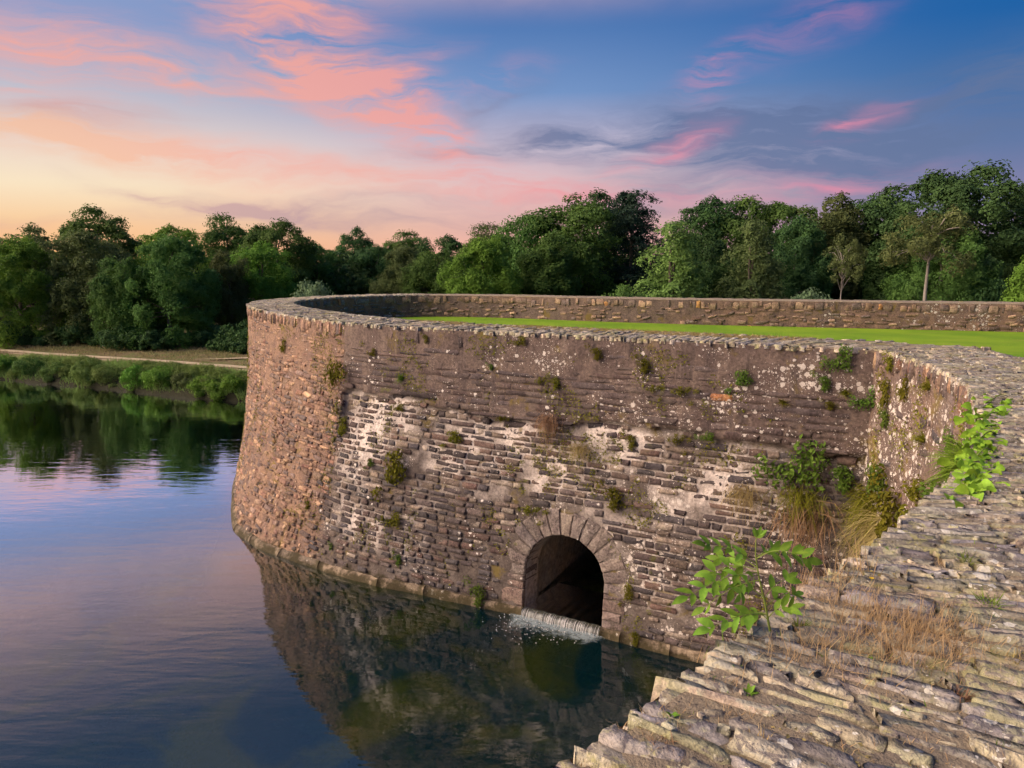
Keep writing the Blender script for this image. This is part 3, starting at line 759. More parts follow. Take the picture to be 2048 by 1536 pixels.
# ------------------------------------------------------------------ flank wall on which the camera looks down
flank = empty('flank_wall', tuple(PT(FLANK, 6.0, 0.0)))
tag(flank, 'thick curving wall in front with a weathered top of slates set on edge', 'wall')
in_place(link('wall_core', backing(FLANK, 0.0, FLANK.L, -1.6, T_TOP - 0.012), M_back), flank)
top_bed(FLANK, across_flank, 0.0, FLANK.L + 0.01, 0.025, 64, 'top_bed', flank)
cs = Stones()
lay_coping(cs, FLANK, across_flank, 0.3, FLANK.L, (0.032, 0.085), (0.10, 0.34), 0.975, 0.010)
cs.build(flank, 'coping_stone', M_cope1, M_copeN, 300, biggest, 'coping_mass')
fs = Stones(); s = FLANK.L - 6.5
while s < FLANK.L - 0.02:       # stones on edge under the coping
    w = rr.uniform(0.05, 0.12); h = rr.uniform(0.15, 0.32)
    p, r, up, n = frame(FLANK, s + w / 2, T_TOP - 0.02 - h / 2, rr.uniform(-0.015, 0.015))
    fs.add(p, r, up, n, w - 0.01, h, 0.07, pal(RP + UP_, rr, 0.2), rr.randrange(14), rr.gauss(0, 0.06), 0)
    s += w
for k in range(150):
    s = rr.uniform(FLANK.L - 7, FLANK.L - 0.1); z = rr.uniform(1.2, T_TOP - 0.4)
    p, r, up, n = frame(FLANK, s, z, rr.uniform(-0.03, -0.005))
    fs.add(p, r, up, n, rr.uniform(.12, .4), rr.uniform(.06, .16), 0.08, pal(RP + UP_ + FP, rr, 0.2), rr.randrange(14), rr.gauss(0, 0.1), 0)
fs.build(flank, 'face_stone', M_front1, M_frontN, 120, biggest, 'face_courses')
S = np.arange(0, FLANK.L, 0.1); d, wm = across_flank(S); P, _, _ = FLANK.at(S); Q = P + d * wm[:, None]
V = np.concatenate([np.concatenate([Q, np.full((len(S), 1), T_TOP - 0.02)], 1)[:, None], np.concatenate([Q, np.full((len(S), 1), Z_LAWN - 0.1)], 1)[:, None]], 1)
in_place(link('inner_wall', mesh_np('inner_wall', V.reshape(-1, 3), grid_faces(len(S), 2), True, {'zone': np.tile([1, .3, 0], (len(S) * 2, 1))}), M_back), flank)
# ------------------------------------------------------------------ water, bed, banks
def water_material():
    m, nt = material('water')
    pos = nt.n('ShaderNodeNewGeometry').outputs['Position']
    a = nt.noise(nt.map(pos, rot=(0, 0, radians(-18)), scale=(0.55, 2.3, 1)), 1.0, 3, 0.5, 0.4)
    b = nt.noise(nt.map(pos, rot=(0, 0, radians(12)), scale=(1.6, 5.5, 1)), 1.0, 3, 0.5, 0.3)
    calm = nt.mr(nt.noise(pos, 0.10, 3, 0.5), 0.35, 0.65, 0.35, 1.0)
    h = nt.math('MULTIPLY', nt.math('ADD', a, nt.math('MULTIPLY', b, 0.32)), calm)
    bump = nt.n('ShaderNodeBump', inp={'Height': h, 'Strength': 0.18, 'Distance': 0.05})
    fr = nt.n('ShaderNodeFresnel', inp={'IOR': 2.5, 'Normal': bump.outputs[0]})
    t_ = nt.mr(fr.outputs[0], 0.213, 0.325, 0.0, 1.0, False)
    fac = nt.math('ADD', nt.math('MULTIPLY', nt.math('POWER', t_, 1.25), 0.89), 0.11)
    gl = nt.n('ShaderNodeBsdfGlossy', inp={'Color': (0.93, 0.95, 1, 1), 'Roughness': 0.02, 'Normal': bump.outputs[0]})
    tr = nt.n('ShaderNodeBsdfTransparent', inp={'Color': (0.70, 0.82, 0.68, 1)})
    weed = nt.mr(nt.noise(pos, 0.42, 5, 0.6, 0.7), 0.46, 0.62)   # clouds of weed in the shallow water
    body = nt.n('ShaderNodeBsdfDiffuse', inp={'Color': nt.mix(weed, (0.004, 0.038, 0.050, 1), (0.060, 0.085, 0.018, 1))})
    mb_ = nt.n('ShaderNodeMixShader', inp={0: 0.25, 1: tr.outputs[0], 2: body.outputs[0]})
    mx = nt.n('ShaderNodeMixShader', inp={0: fac, 1: mb_.outputs[0], 2: gl.outputs[0]})
    nt.L.new(mx.outputs[0], nt.n('ShaderNodeOutputMaterial').inputs[0])
    return m
M_water = water_material()
V = np.array([(-400, -120, 0), (90, -120, 0), (90, 70, 0), (-400, 240, 0)], float)
wo = link('water', mesh_np('water', V, np.array([[0, 1, 2, 3]])), M_water); tag(wo, 'still moat water reflecting the sunset sky', kind='structure')

def bed_mat():
    m, nt = material('moat_bed_mud')
    pos = nt.n('ShaderNodeNewGeometry').outputs['Position']
    n1 = nt.noise(pos, 0.55, 5, 0.6, 0.6); n2 = nt.noise(pos, 3.5, 5, 0.65)
    c = nt.mix(nt.mr(n1, 0.42, 0.60), (0.05, 0.11, 0.08, 1), (0.50, 0.48, 0.15, 1))
    c = nt.mix(nt.mr(n2, 0.50, 0.70, 0, 0.7), c, (0.10, 0.075, 0.03, 1))
    finish(nt, c, 0.95, n2, 0.6, 0.1); return m
gx, gy = np.meshgrid(np.linspace(-40, 20, 90), np.linspace(-6, 40, 80), indexing='ij')
gz = -1.15 + 0.9 * (fbm(np.stack([gx, gy, gx * 0], -1), 0.22, 4) - 0.5)
V = np.stack([gx, gy, gz], -1).reshape(-1, 3)
tag(link('moat_bed', mesh_np('moat_bed', V, grid_faces(90, 80)), bed_mat()), 'weedy bed of the moat under clear water', kind='structure')

def ground_material():
    m, nt = material('bank_ground')
    pos = nt.n('ShaderNodeNewGeometry').outputs['Position']
    at = nt.n('ShaderNodeSeparateColor', inp={0: nt.n('ShaderNodeAttribute', attribute_name='zone').outputs['Color']})
    n1 = nt.noise(pos, 1.2, 6, 0.65); n2 = nt.noise(pos, 9, 5, 0.65)
    c = nt.mix(nt.mr(n1, 0.35, 0.62), (0.15, 0.105, 0.055, 1), (0.10, 0.115, 0.030, 1))
    c = nt.mix(nt.mr(n2, 0.5, 0.7, 0, 0.6), c, (0.22, 0.16, 0.09, 1))
    c = nt.mix(at.outputs[1], c, nt.mix(n2, (0.012, 0.013, 0.006, 1), (0.03, 0.028, 0.012, 1)))
    c = nt.mix(at.outputs[0], c, nt.mix(n2, (0.34, 0.25, 0.16, 1), (0.42, 0.32, 0.22, 1)))
    finish(nt, c, 0.97, n2, 0.8, 0.06); return m
BANK = np.array([(-420, 215), (-160, 100), (-70, 58), (-42, 46.4), (-30, 41.1), (-22.6, 38.2), (-15.7, 35.1), (-12.2, 34.2), (-9.5, 35.6), (-5, 38.0), (6, 37), (28, 30), (60, 18), (140, -20)], float)
_, bp = spline(BANK, 0.8)
bt = np.gradient(bp, axis=0); bt /= np.linalg.norm(bt, axis=1)[:, None]; bn = np.stack([-bt[:, 1], bt[:, 0]], 1)
prof = [(-0.5, -1.9), (0.0, -0.25), (0.15, 0.12), (0.6, 0.45), (1.3, 0.75), (2.2, 0.95), (3.0, 1.02), (3.1, 1.03), (3.9, 1.06), (4.0, 1.07), (6, 1.2), (9, 1.3), (14, 1.35), (25, 1.4), (60, 1.6), (300, 3), (3000, 6)]
rows = []; zone = []
for d, zz in prof:
    wob = (fbm(np.concatenate([bp, bp[:, :1] * 0], 1), 0.35) - 0.5) * (0.6 if d < 20 else 0)
    if d > 100:      # open out into a sheet that reaches the horizon
        c = np.array([0.0, -20.0]); dirs = bp - c; dirs /= np.linalg.norm(dirs, axis=1)[:, None]
        q = bp + dirs * d
    else: q = bp + bn * (d + wob)[:, None] if np.ndim(wob) else bp + bn * d
    rows.append(np.concatenate([q, np.full((len(q), 1), zz)], 1)); zone.append(np.tile([1.0 if 3.05 < d < 3.95 else 0.0, 1.0 if d < 1.0 else 0.0, 0], (len(q), 1)))
V = np.stack(rows, 0); F = grid_faces(len(prof), len(bp))
p = V.reshape(-1, 3)[F[len(bp) * 4]]
if np.cross(p[1] - p[0], p[2] - p[0])[2] < 0: F = F[:, ::-1]
gm = ground_material()
tag(link('ground', mesh_np('ground', V.reshape(-1, 3), F, True, {'zone': np.concatenate(zone)}), gm), 'grassy bank and wooded ground beyond the moat', kind='structure')
# pale footpath laid on the bank, and the paved track that leaves it by the bastion
def strip(name, line, half, mat, label, dz=0.012):
    _, q = spline(line, 0.5); t = np.gradient(q, axis=0); t /= np.linalg.norm(t, axis=1)[:, None]; n = np.stack([-t[:, 1], t[:, 0]], 1)
    e = (fbm(np.concatenate([q, q[:, :1] * 0], 1), 0.8) - 0.5)[:, None] * 0.3
    e = e + (np.clip(np.linspace(0, 3, len(q)), 0.12, 1) - 1)[:, None] * half
    V = np.stack([np.concatenate([q + n * k * (half + e), np.full((len(q), 1), z)], 1) for k, z in ((-1, dz), (0, dz + .01), (1, dz))], 0)
    F = grid_faces(3, len(q)); p = V.reshape(-1, 3)[F[0]]
    if np.cross(p[1] - p[0], p[2] - p[0])[2] < 0: F = F[:, ::-1]
    return tag(link(name, mesh_np(name, V.reshape(-1, 3), F), mat), label, kind='structure')
m, nt = material('dry_path'); pos = nt.n('ShaderNodeNewGeometry').outputs['Position']; n2 = nt.noise(pos, 6, 5, .6)
finish(nt, nt.mix(n2, (0.36, 0.27, 0.17, 1), (0.50, 0.40, 0.27, 1)), 0.95, n2, 0.4, 0.03); M_path = m
off = 3.7
sel = (bp[:, 0] > -75) & (bp[:, 0] < -8)
strip('footpath', (bp + bn * off)[sel][::4], 0.36, M_path, 'pale worn footpath along the far bank', 1.09)
strip('paved_track', [(-18.4, 40.9), (-16, 41.5), (-13.5, 42.2), (-10, 43.6), (-6, 46)], 0.5, M_path, 'short pale track between bank and trees', 1.245)

# lawn inside the fort
def lawn_material():
    m, nt = material('lawn_turf')
    pos = nt.n('ShaderNodeNewGeometry').outputs['Position']
    n1 = nt.noise(pos, 0.5, 5, 0.6); n2 = nt.noise(pos, 14, 5, 0.7); n3 = nt.noise(pos, 60, 3, 0.7)
    c = nt.mix(nt.mr(n1, 0.3, 0.7), (0.15, 0.29, 0.020, 1), (0.24, 0.37, 0.026, 1))
    c = nt.mix(nt.mr(n2, 0.5, 0.8, 0, 0.5), c, (0.26, 0.34, 0.05, 1))
    c = nt.mix(nt.mr(nt.noise(nt.map(pos, scale=(.5, 1.6, 1)), 1.1, 6, .7), .54, .72, 0, .55), c, (0.33, 0.30, 0.07, 1))
    finish(nt, c, 0.95, nt.math('ADD', n2, n3), 0.5, 0.03, 0.1, trans=0.15); return m
M_lawn = lawn_material()
S = np.arange(0.0, BAST.L, 0.4); d, wm = across_bast(S); P, _, _ = BAST.at(S); Q1 = P + d * (wm * 0.9)[:, None]
S = np.arange(0.0, FLANK.L, 0.4); d, wm = across_flank(S); P, _, _ = FLANK.at(S); Q2 = P + d * (wm * 0.9)[:, None]
poly = np.vstack([Q1, [(40, 14), (40, -14), (3, -6)], Q2])
from mathutils.geometry import tessellate_polygon
tri = tessellate_polygon([[Vector((x, y, 0)) for x, y in poly]])
V = np.concatenate([poly, np.full((len(poly), 1), Z_LAWN)], 1); F = np.array(tri); p = V[F[0]]
if np.cross(p[1] - p[0], p[2] - p[0])[2] < 0: F = F[:, ::-1]
lawn = link('lawn', mesh_np('lawn', V, F, False), M_lawn); tag(lawn, 'mown green lawn inside the fort walls', kind='structure')

# ------------------------------------------------------------------ foliage
def leaf_mat(name, c0, c1, trans=0.3, rough=0.55, attr=True):
    m, nt = material(name)
    pos = nt.n('ShaderNodeNewGeometry').outputs['Position']
    k = nt.n('ShaderNodeSeparateColor', inp={0: nt.n('ShaderNodeAttribute', attribute_name='scol').outputs['Color']}).outputs[0] if attr else nt.n('ShaderNodeObjectInfo').outputs['Random']
    n1 = nt.noise(pos, 0.35, 3, 0.6)
    if not attr: k = nt.math('ADD', nt.math('MULTIPLY', k, 0.6), nt.mr(nt.noise(pos, 45, 5, 0.6), 0.35, 0.7, -0.1, 0.5))
    f = nt.math('ADD', nt.math('MULTIPLY', k, 0.7), nt.mr(n1, 0.3, 0.7, 0.0, 0.3))
    c = nt.mix(f, c0 + (1,), c1 + (1,))
    oi = nt.n('ShaderNodeObjectInfo').outputs['Random']
    hs = nt.n('ShaderNodeHueSaturation', inp={'Color': c, 'Hue': nt.mr(oi, 0, 1, 0.485, 0.515, False), 'Value': nt.mr(oi, 0, 1, 0.85, 1.15, False)})
    finish(nt, hs.outputs[0], rough, None, spec=0.08, trans=trans); return m
LM = {
 'dark': leaf_mat('leaves_dark', (0.029, 0.065, 0.026), (0.090, 0.167, 0.049)),
 'mid': leaf_mat('leaves_mid', (0.046, 0.102, 0.026), (0.131, 0.232, 0.052)),
 'bright': leaf_mat('leaves_bright', (0.080, 0.174, 0.023), (0.189, 0.341, 0.052)),
 'olive': leaf_mat('leaves_olive', (0.072, 0.102, 0.035), (0.160, 0.203, 0.070)),
 'blue': leaf_mat('leaves_bluegreen', (0.023, 0.052, 0.038), (0.070, 0.119, 0.080)),
 'grey': leaf_mat('leaves_greygreen', (0.087, 0.138, 0.072), (0.174, 0.246, 0.123)),
 'pale': leaf_mat('leaves_pale', (0.102, 0.174, 0.043), (0.232, 0.334, 0.087)),
}
m, nt = material('bark'); pos = nt.n('ShaderNodeTexCoord').outputs['Object']
n1 = nt.noise(nt.map(pos, scale=(9, 9, 1.5)), 1.0, 6, 0.6)
finish(nt, nt.mix(n1, (0.06, 0.048, 0.038, 1), (0.20, 0.165, 0.13, 1)), 0.95, n1, 0.8, 0.05); M_bark = m
m, nt = material('pale_bark'); pos = nt.n('ShaderNodeTexCoord').outputs['Object']
n1 = nt.noise(nt.map(pos, scale=(9, 9, 1.5)), 1.0, 6, 0.6)
finish(nt, nt.mix(n1, (0.17, 0.15, 0.125, 1), (0.34, 0.30, 0.26, 1)), 0.95, n1, 0.8, 0.05); M_palebark = m

def unit(v): return v / (np.linalg.norm(v, axis=-1, keepdims=True) + 1e-9)
def cards(mb, pos, nrm, size, r, aspect=0.6, col=None, droop=0.0):
    n = len(pos)
    a = unit(np.cross(nrm, r.normal(size=(n, 3)))); b = np.cross(nrm, a)
    if droop: b = unit(b * (1 - droop) + np.array([0, 0, -1.0]) * droop); a = unit(np.cross(b, nrm))
    sz = np.broadcast_to(size, (n,))[:, None]
    fold = nrm * sz * 0.15
    V = np.stack([pos - b * sz * 0.5, pos + a * sz * aspect * 0.5 + fold - b * sz * .05, pos + b * sz * 0.5, pos - a * sz * aspect * 0.5 + fold - b * sz * .05], 1).reshape(-1, 3)
    F = np.arange(n * 4).reshape(n, 4)
    k = np.repeat(col if col is not None else r.random(n), 4); mb.add(V, F, np.stack([k, k, k], 1))
def crown_mesh(name, kind, seed, H, Wd, nleaf, size):
    r = np.random.default_rng(seed); C = []; RV = []
    def ell(n, c, rad, zmin=-1.0, fill=0.25):
        d = unit(r.normal(size=(n * 3, 3))); d = d[d[:, 2] > zmin][:n]
        k = np.where(r.random(len(d)) < fill, r.uniform(0.3, 0.9, len(d)), r.uniform(0.88, 1.08, len(d)))
        return c + d * rad * k[:, None]
    droop = 0.0; asp = 0.62
    if kind == 'round':
        C = ell(105, np.array([0, 0, H * 0.54]), np.array([Wd / 2 - .6, Wd / 2 - .6, H * 0.42])); br = (0.6, 1.15); fl = np.array([1, 1, 0.8])
        C += (fbm(C, 0.35)[:, None] - 0.5) * unit(C - np.array([0, 0, H * .55])) * 1.8
    elif kind == 'cascade':
        C1 = ell(60, np.array([0, 0, H * 0.58]), np.array([Wd / 2 - .6, Wd / 2 - .6, H * 0.38]), -0.5)
        th = r.random(45) * 2 * pi; zz = r.uniform(0.4, H * 0.5, 45); C2 = np.stack([np.cos(th) * (Wd / 2 - .5) * r.uniform(.8, 1.05, 45), np.sin(th) * (Wd / 2 - .5) * r.uniform(.8, 1.05, 45), zz], 1)
        C = np.vstack([C1, C2]); br = (0.5, 1.0); fl = np.array([0.9, 0.9, 1.15]); droop = 0.4
    elif kind == 'cone':
        zz = H * (1 - np.sqrt(r.random(95))) * 0.93 + 0.4; th = r.random(95) * 2 * pi; rad = (Wd / 2 - .3) * np.clip((1 - zz / H), 0, 1) ** 0.62
        C = np.stack([np.cos(th) * rad, np.sin(th) * rad, zz], 1); br = (0.5, 0.85); fl = np.array([1, 1, 1.05])
    elif kind == 'tall':
        C = ell(90, np.array([0, 0, H * 0.55]), np.array([Wd / 2 - .5, Wd / 2 - .5, H * 0.42])); br = (0.5, 0.9); fl = np.array([0.95, 0.95, 1.1]); droop = 0.2
        C += (fbm(C, 0.4)[:, None] - 0.5) * unit(C - np.array([0, 0, H * .5])) * 1.8
    elif kind == 'cedar':
        L = []
        for lv in np.linspace(0.30, 0.99, 13):
            for k in range(9):
                th = r.random() * 2 * pi; ln = (Wd / 2) * (1.0 - 0.55 * max(0, lv - .45) / .55) * r.uniform(0.5, 1.1)
                for t in np.linspace(0.35, 1, 5): L.append((cos(th) * ln * t, sin(th) * ln * t, H * lv - 0.9 * t * t + r.normal(0, .1)))
        C = np.array(L); br = (0.35, 0.7); fl = np.array([1.1, 1.1, 0.38]); asp = 0.35
    elif kind == 'open':
        C = ell(42, np.array([0, 0, H * 0.74]), np.array([Wd / 2 - .4, Wd / 2 - .4, H * 0.22]), -0.7, 0.5); br = (0.3, 0.7); fl = np.array([1, 1, 0.8])
    elif kind == 'bush':
        C = ell(46, np.array([0, 0, H * 0.36]), np.array([Wd / 2 - .25 * H * .4, Wd / 2 - .25 * H * .4, H * 0.52]), -0.6); br = (0.13 * H, 0.24 * H); fl = np.array([1, 1, 0.9]); C[:, 2] = np.maximum(C[:, 2], 0.05 * H)
    nb = len(C); rad = r.uniform(br[0], br[1], nb)
    prob = rad ** 2; prob /= prob.sum(); idx = r.choice(nb, nleaf, p=prob)
    ctr = C.mean(0); outw = unit(C - ctr * np.array([1, 1, 0.85]))
    d = unit(r.normal(size=(nleaf, 3)) + outw[idx] * 0.7 + np.array([0, 0, 0.25]))
    p = C[idx] + d * rad[idx][:, None] * fl * np.where(r.random(nleaf) < 0.3, r.uniform(1.0, 1.38, nleaf), r.uniform(0.7, 1.08, nleaf))[:, None]
    p += (np.stack([fbm(p + k_, 1.3, 2) for k_ in (0, 31, 67)], 1) - 0.5) * 0.9 * (0.3 if kind == 'bush' else 1.0)
    nrm = unit(d + r.normal(0, 0.28, (nleaf, 3)))
    bc = r.random(nb)
    col = np.clip(bc[idx] * 0.7 + r.random(nleaf) * 0.3, 0, 1)
    mb = MB(); cards(mb, p, nrm, size * r.uniform(0.65, 1.3, nleaf), r, asp, col, droop)
    return mb.mesh(name, False), C
def trunk_mesh(name, H, C, r0, lean=0.0, seed=0, fork=0.35, nb=12, twin=False, wob=0.7):
    r = np.random.default_rng(seed); mb = MB()
    def stem(x0, ln, top):
        z = np.linspace(0, top, 9); w = (fbm(np.stack([z, z * 0 + seed + x0, z * 0], 1), 0.5) - 0.5) * wob
        pts = np.stack([x0 + ln * z + w * np.minimum(z / 3, 1), w * 0.5 * np.minimum(z / 3, 1), z], 1)
        tube(mb, pts, r0 * (1 - z / top * 0.72) * (1 + 0.5 * np.exp(-z * 3)), 8); return pts
    stems = [stem(0, lean, H * 0.82)] + ([stem(0.25, lean + 0.09, H * 0.8)] if twin else [])
    tgt = C[r.choice(len(C), min(nb, len(C)), replace=False)]
    for t in tgt:
        pts = stems[r.integers(len(stems))]; zb = max(H * fork, min(t[2] - 0.8 - r.random(), H * 0.75)); k = np.argmin(abs(pts[:, 2] - zb)); a = pts[k]
        u = np.linspace(0, 1, 6)[:, None]; q = a + (t - a) * u + np.array([0, 0, 0.5]) * np.sin(u * pi); q[1:-1] += r.normal(0, 0.08, (4, 3))
        tube(mb, q, np.linspace(r0 * 0.42, 0.02, 6), 5)
    return mb.mesh(name)
PROT = {}
def proto(key, kind, seed, H, Wd, nleaf, size, r0=0.22, **kw):
    cm, C = crown_mesh('crown', kind, seed, H, Wd, nleaf, size)
    PROT[key] = (cm, trunk_mesh('trunk', H, C, r0, seed=seed, **kw) if r0 else None, H)
proto('round_a', 'round', 1, 11, 8.5, 42000, 0.225); proto('round_b', 'round', 2, 11, 7.2, 36000, 0.22)
proto('round_c', 'round', 3, 11, 9.5, 46000, 0.23)
proto('casc_a', 'cascade', 4, 10, 8.0, 44000, 0.215); proto('casc_b', 'cascade', 5, 10, 6.5, 38000, 0.205)
proto('cone', 'cone', 6, 8, 4.2, 30000, 0.17); proto('tall', 'tall', 7, 11, 5.2, 30000, 0.205)
proto('cedar', 'cedar', 8, 12, 7.5, 21000, 0.24, 0.3); proto('open', 'open', 9, 11, 5.5, 4200, 0.22, 0.13, fork=0.45, nb=22)
proto('twin', 'round', 10, 11, 6.8, 24000, 0.225, 0.2, fork=0.4, nb=14, twin=True)
proto('slender', 'open', 12, 9.5, 5.0, 6500, 0.17, 0.15, fork=0.64, nb=16, wob=0.2)
proto('bush_a', 'bush', 21, 2.0, 2.6, 9000, 0.11, 0); proto('bush_b', 'bush', 22, 1.4, 2.0, 3600, 0.11, 0); proto('bush_c', 'bush', 23, 3.0, 4.0, 8000, 0.17, 0)
def ground_z(y): return 1.4
def tree(name, key, x, y, top, leaf, label, cat='tree', group='trees of the wood beyond the moat', wide=1.0, rz=None, z0=1.35, bark=None):
    cm, tm, H = PROT[key]; sc = (top - z0) / H
    e = empty(name, (x, y, z0), R.random() * 6.28 if rz is None else rz, (sc * wide, sc * wide, sc))
    c = link('crown', cm, None, e)
    if len(cm.materials) == 0: cm.materials.append(LM['dark'])
    c.material_slots[0].link = 'OBJECT'; c.material_slots[0].material = LM[leaf]
    if tm:
        t = link('trunk', tm, None, e)
        if len(tm.materials) == 0: tm.materials.append(M_bark)
        t.material_slots[0].link = 'OBJECT'; t.material_slots[0].material = bark or M_bark
    tag(e, label, cat, group)
    return e
def px(x, y, d):  # direction of a feature seen from the fort, to place it at distance d: east and height
    v = (768 - y) / 1420.0; k = d / (cos(PITCH) + v * sin(PITCH))
    return (x - 1024) / 1420.0 * k, H_CAM + k * (v * cos(PITCH) - sin(PITCH))
TREES = [
 # x px, top px, distance, shape, leaf, label, wide
 (60, 447, 66, 'open', 'olive', 'sparse thin-crowned tree standing up against the orange sunset glow', 1.0),
 (195, 424, 62, 'round_b', 'mid', 'tall dark tree with a domed top, highest of the wood above the footpath', 1.0),
 (-40, 478, 54, 'round_a', 'mid', 'dark green tree cut by the picture edge beside the sunset', 1.0),
 (30, 492, 50, 'casc_a', 'bright', 'broad drooping tree at the sunset end of the bank', 1.0),
 (165, 470, 51, 'casc_b', 'olive', 'tall olive-green drooping tree in front of the domed tree', 1.15),
 (345, 462, 55, 'round_a', 'bright', 'wide rounded tree behind the big dark drooping tree', 1.0),
 (330, 490, 48.0, 'casc_a', 'mid', 'big dark drooping tree with branches to the ground beside the footpath', 1.05),
 (240, 520, 47.5, 'casc_b', 'mid', 'dark ivy-like tree in the shade between two drooping trees', 0.9),
 (455, 440, 66, 'round_b', 'mid', 'small rounded treetop rising above the wood over the drooping tree', 0.8),
 (550, 450, 62, 'round_c', 'mid', 'broad dark treetop above the rounded end of the bastion', 0.9),
 (455, 500, 51, 'tall', 'olive', 'narrow grey-olive tree just beside the bastion edge', 0.9),
 (520, 490, 55, 'casc_b', 'bright', 'dense green tree partly hidden by the bastion rim', 1.1),
 (630, 492, 66, 'round_a', 'mid', 'low broad tree above the curved parapet', 1.0),
 (706, 463, 86, 'round_b', 'dark', 'small lone dark treetop above the distant wood', 0.8),
 (810, 470, 78, 'round_b', 'mid', 'distant rounded tree before the pink horizon', 1.0),
 (750, 498, 68, 'round_c', 'dark', 'far dark tree filling the dip of the tree line', 1.0),
 (800, 505, 60, 'casc_a', 'olive', 'olive domed tree over the far parapet where it curves', 0.9),
 (880, 478, 70, 'round_a', 'dark', 'dark tree in the hollow next to the bright rounded tree', 1.0),
 (870, 505, 58, 'casc_b', 'mid', 'mid-green tree sloping down beside the bright rounded tree', 1.1),
 (985, 458, 66, 'round_b', 'olive', 'tree with ragged top behind the bright rounded tree', 1.0),
 (965, 492, 50, 'casc_a', 'bright', 'bright green rounded tree spreading over the far parapet', 0.95),
 (1060, 432, 58, 'casc_b', 'mid', 'tall green tree climbing towards the twin-trunked tree', 1.0),
 (1150, 402, 56, 'twin', 'mid', 'tall tree showing two bare leaning trunks', 1.1),
 (1100, 470, 52, 'tall', 'mid', 'narrow leafy tree in front of the twin-trunked tree', 1.1),
 (1265, 386, 57, 'cedar', 'blue', 'dark blue-green cedar with layered drooping boughs', 0.95),
 (1190, 398, 62, 'round_b', 'dark', 'dark crown between the twin-trunked tree and the cedar', 0.9),
 (1345, 444, 47, 'cone', 'pale', 'bright green cone-shaped tree beside the cedar', 1.05),
 (1420, 408, 62, 'round_a', 'dark', 'dark rounded tree behind the cone-shaped tree', 0.95),
 (1400, 470, 54, 'casc_b', 'dark', 'shaded tree filling the gap after the cone-shaped tree', 0.9),
 (1530, 404, 60, 'round_c', 'mid', 'large dark-green domed tree in the middle of the right-hand wood', 0.95),
 (1505, 440, 49, 'cone', 'olive', 'pointed grey-olive tree in front of the domed tree', 0.9),
 (1590, 455, 54, 'casc_a', 'dark', 'dark drooping tree between the pointed tree and the pale-stemmed tree', 0.8),
 (1655, 388, 58, 'tall', 'olive', 'tall narrow tree with a ragged tuft on top', 1.1),
 (1740, 400, 62, 'round_a', 'dark', 'dark broad tree left of the tallest crown', 1.0),
 (1690, 468, 45, 'open', 'olive', 'small tree with a bare pale forked stem', 0.62),
 (1915, 346, 54, 'round_c', 'dark', 'tallest broad-crowned tree of the whole wood', 1.0),
 (1800, 460, 56, 'casc_b', 'dark', 'shaded tree below the left shoulder of the tallest tree', 1.0),
 (1885, 470, 50, 'casc_a', 'mid', 'bushy green tree behind the slender pale trunk', 1.0),
 (1868, 405, 42.5, 'slender', 'olive', 'slender young tree with one straight pale trunk behind the far wall', 0.95),
 (2040, 380, 60, 'round_a', 'dark', 'dark tree behind the right shoulder of the tallest tree', 1.0),
 (2000, 480, 52, 'casc_b', 'dark', 'shaded green tree below the right shoulder of the tallest tree', 1.0),
 (2085, 490, 38, 'cone', 'bright', 'yellow-green tree reaching in at the right picture edge', 0.85),
]
for x, y, d, key, leaf, lab, wide in TREES:
    wx, top = px(x, y, d)
    pale = key == 'slender' or key == 'twin' or 'pale' in lab
    tree('tree', key, wx, d, top, leaf, lab, wide=wide * 1.12, bark=M_palebark if pale else None)
# the deeper wood closes the gaps: one mass nobody could count
mbw = MB(); r = np.random.default_rng(77)
for k in range(90):
    x = r.uniform(-75, 75); y = r.uniform(70, 92); V0 = np.empty(len(PROT['round_b'][0].vertices) * 3, np.float32); break
cmv = {}
for key in ('bush_c', 'bush_a'):
    me = PROT[key][0]; v = np.empty(len(me.vertices) * 3, np.float32); me.vertices.foreach_get('co', v); cmv[key] = v.reshape(-1, 4, 3)[::3].reshape(-1, 3)
for k in range(120):
    x = -80 + 160 * k / 119 + r.normal(0, 1); y = r.uniform(66, 84)
    top = px(1024, 500, y)[1] + r.uniform(-1.2, .3)
    if 250 / 710 < 0: pass
    v = cmv['bush_c'].copy(); sc = np.array([2.0, 2.0, (top - 1) / 3.0]); v = v.reshape(-1, 4, 3); c = v.mean(1, keepdims=True); v = (c * sc + (v - c) * 2.6).reshape(-1, 3)
    a = r.random() * 6.28; v[:, :2] = v[:, :2] @ np.array([[cos(a), -sin(a)], [sin(a), cos(a)]])
    kk = np.repeat(r.random(len(v) // 4), 4) * 0.6; mbw.add(v + np.array([x, y, 1.2]), np.arange(len(v)).reshape(-1, 4), np.stack([kk] * 3, 1))
wood = mbw.build('far_wood', LM['dark'], None, False); tag(wood, 'dark mass of the deeper wood behind the single trees', 'wood', kind='stuff')
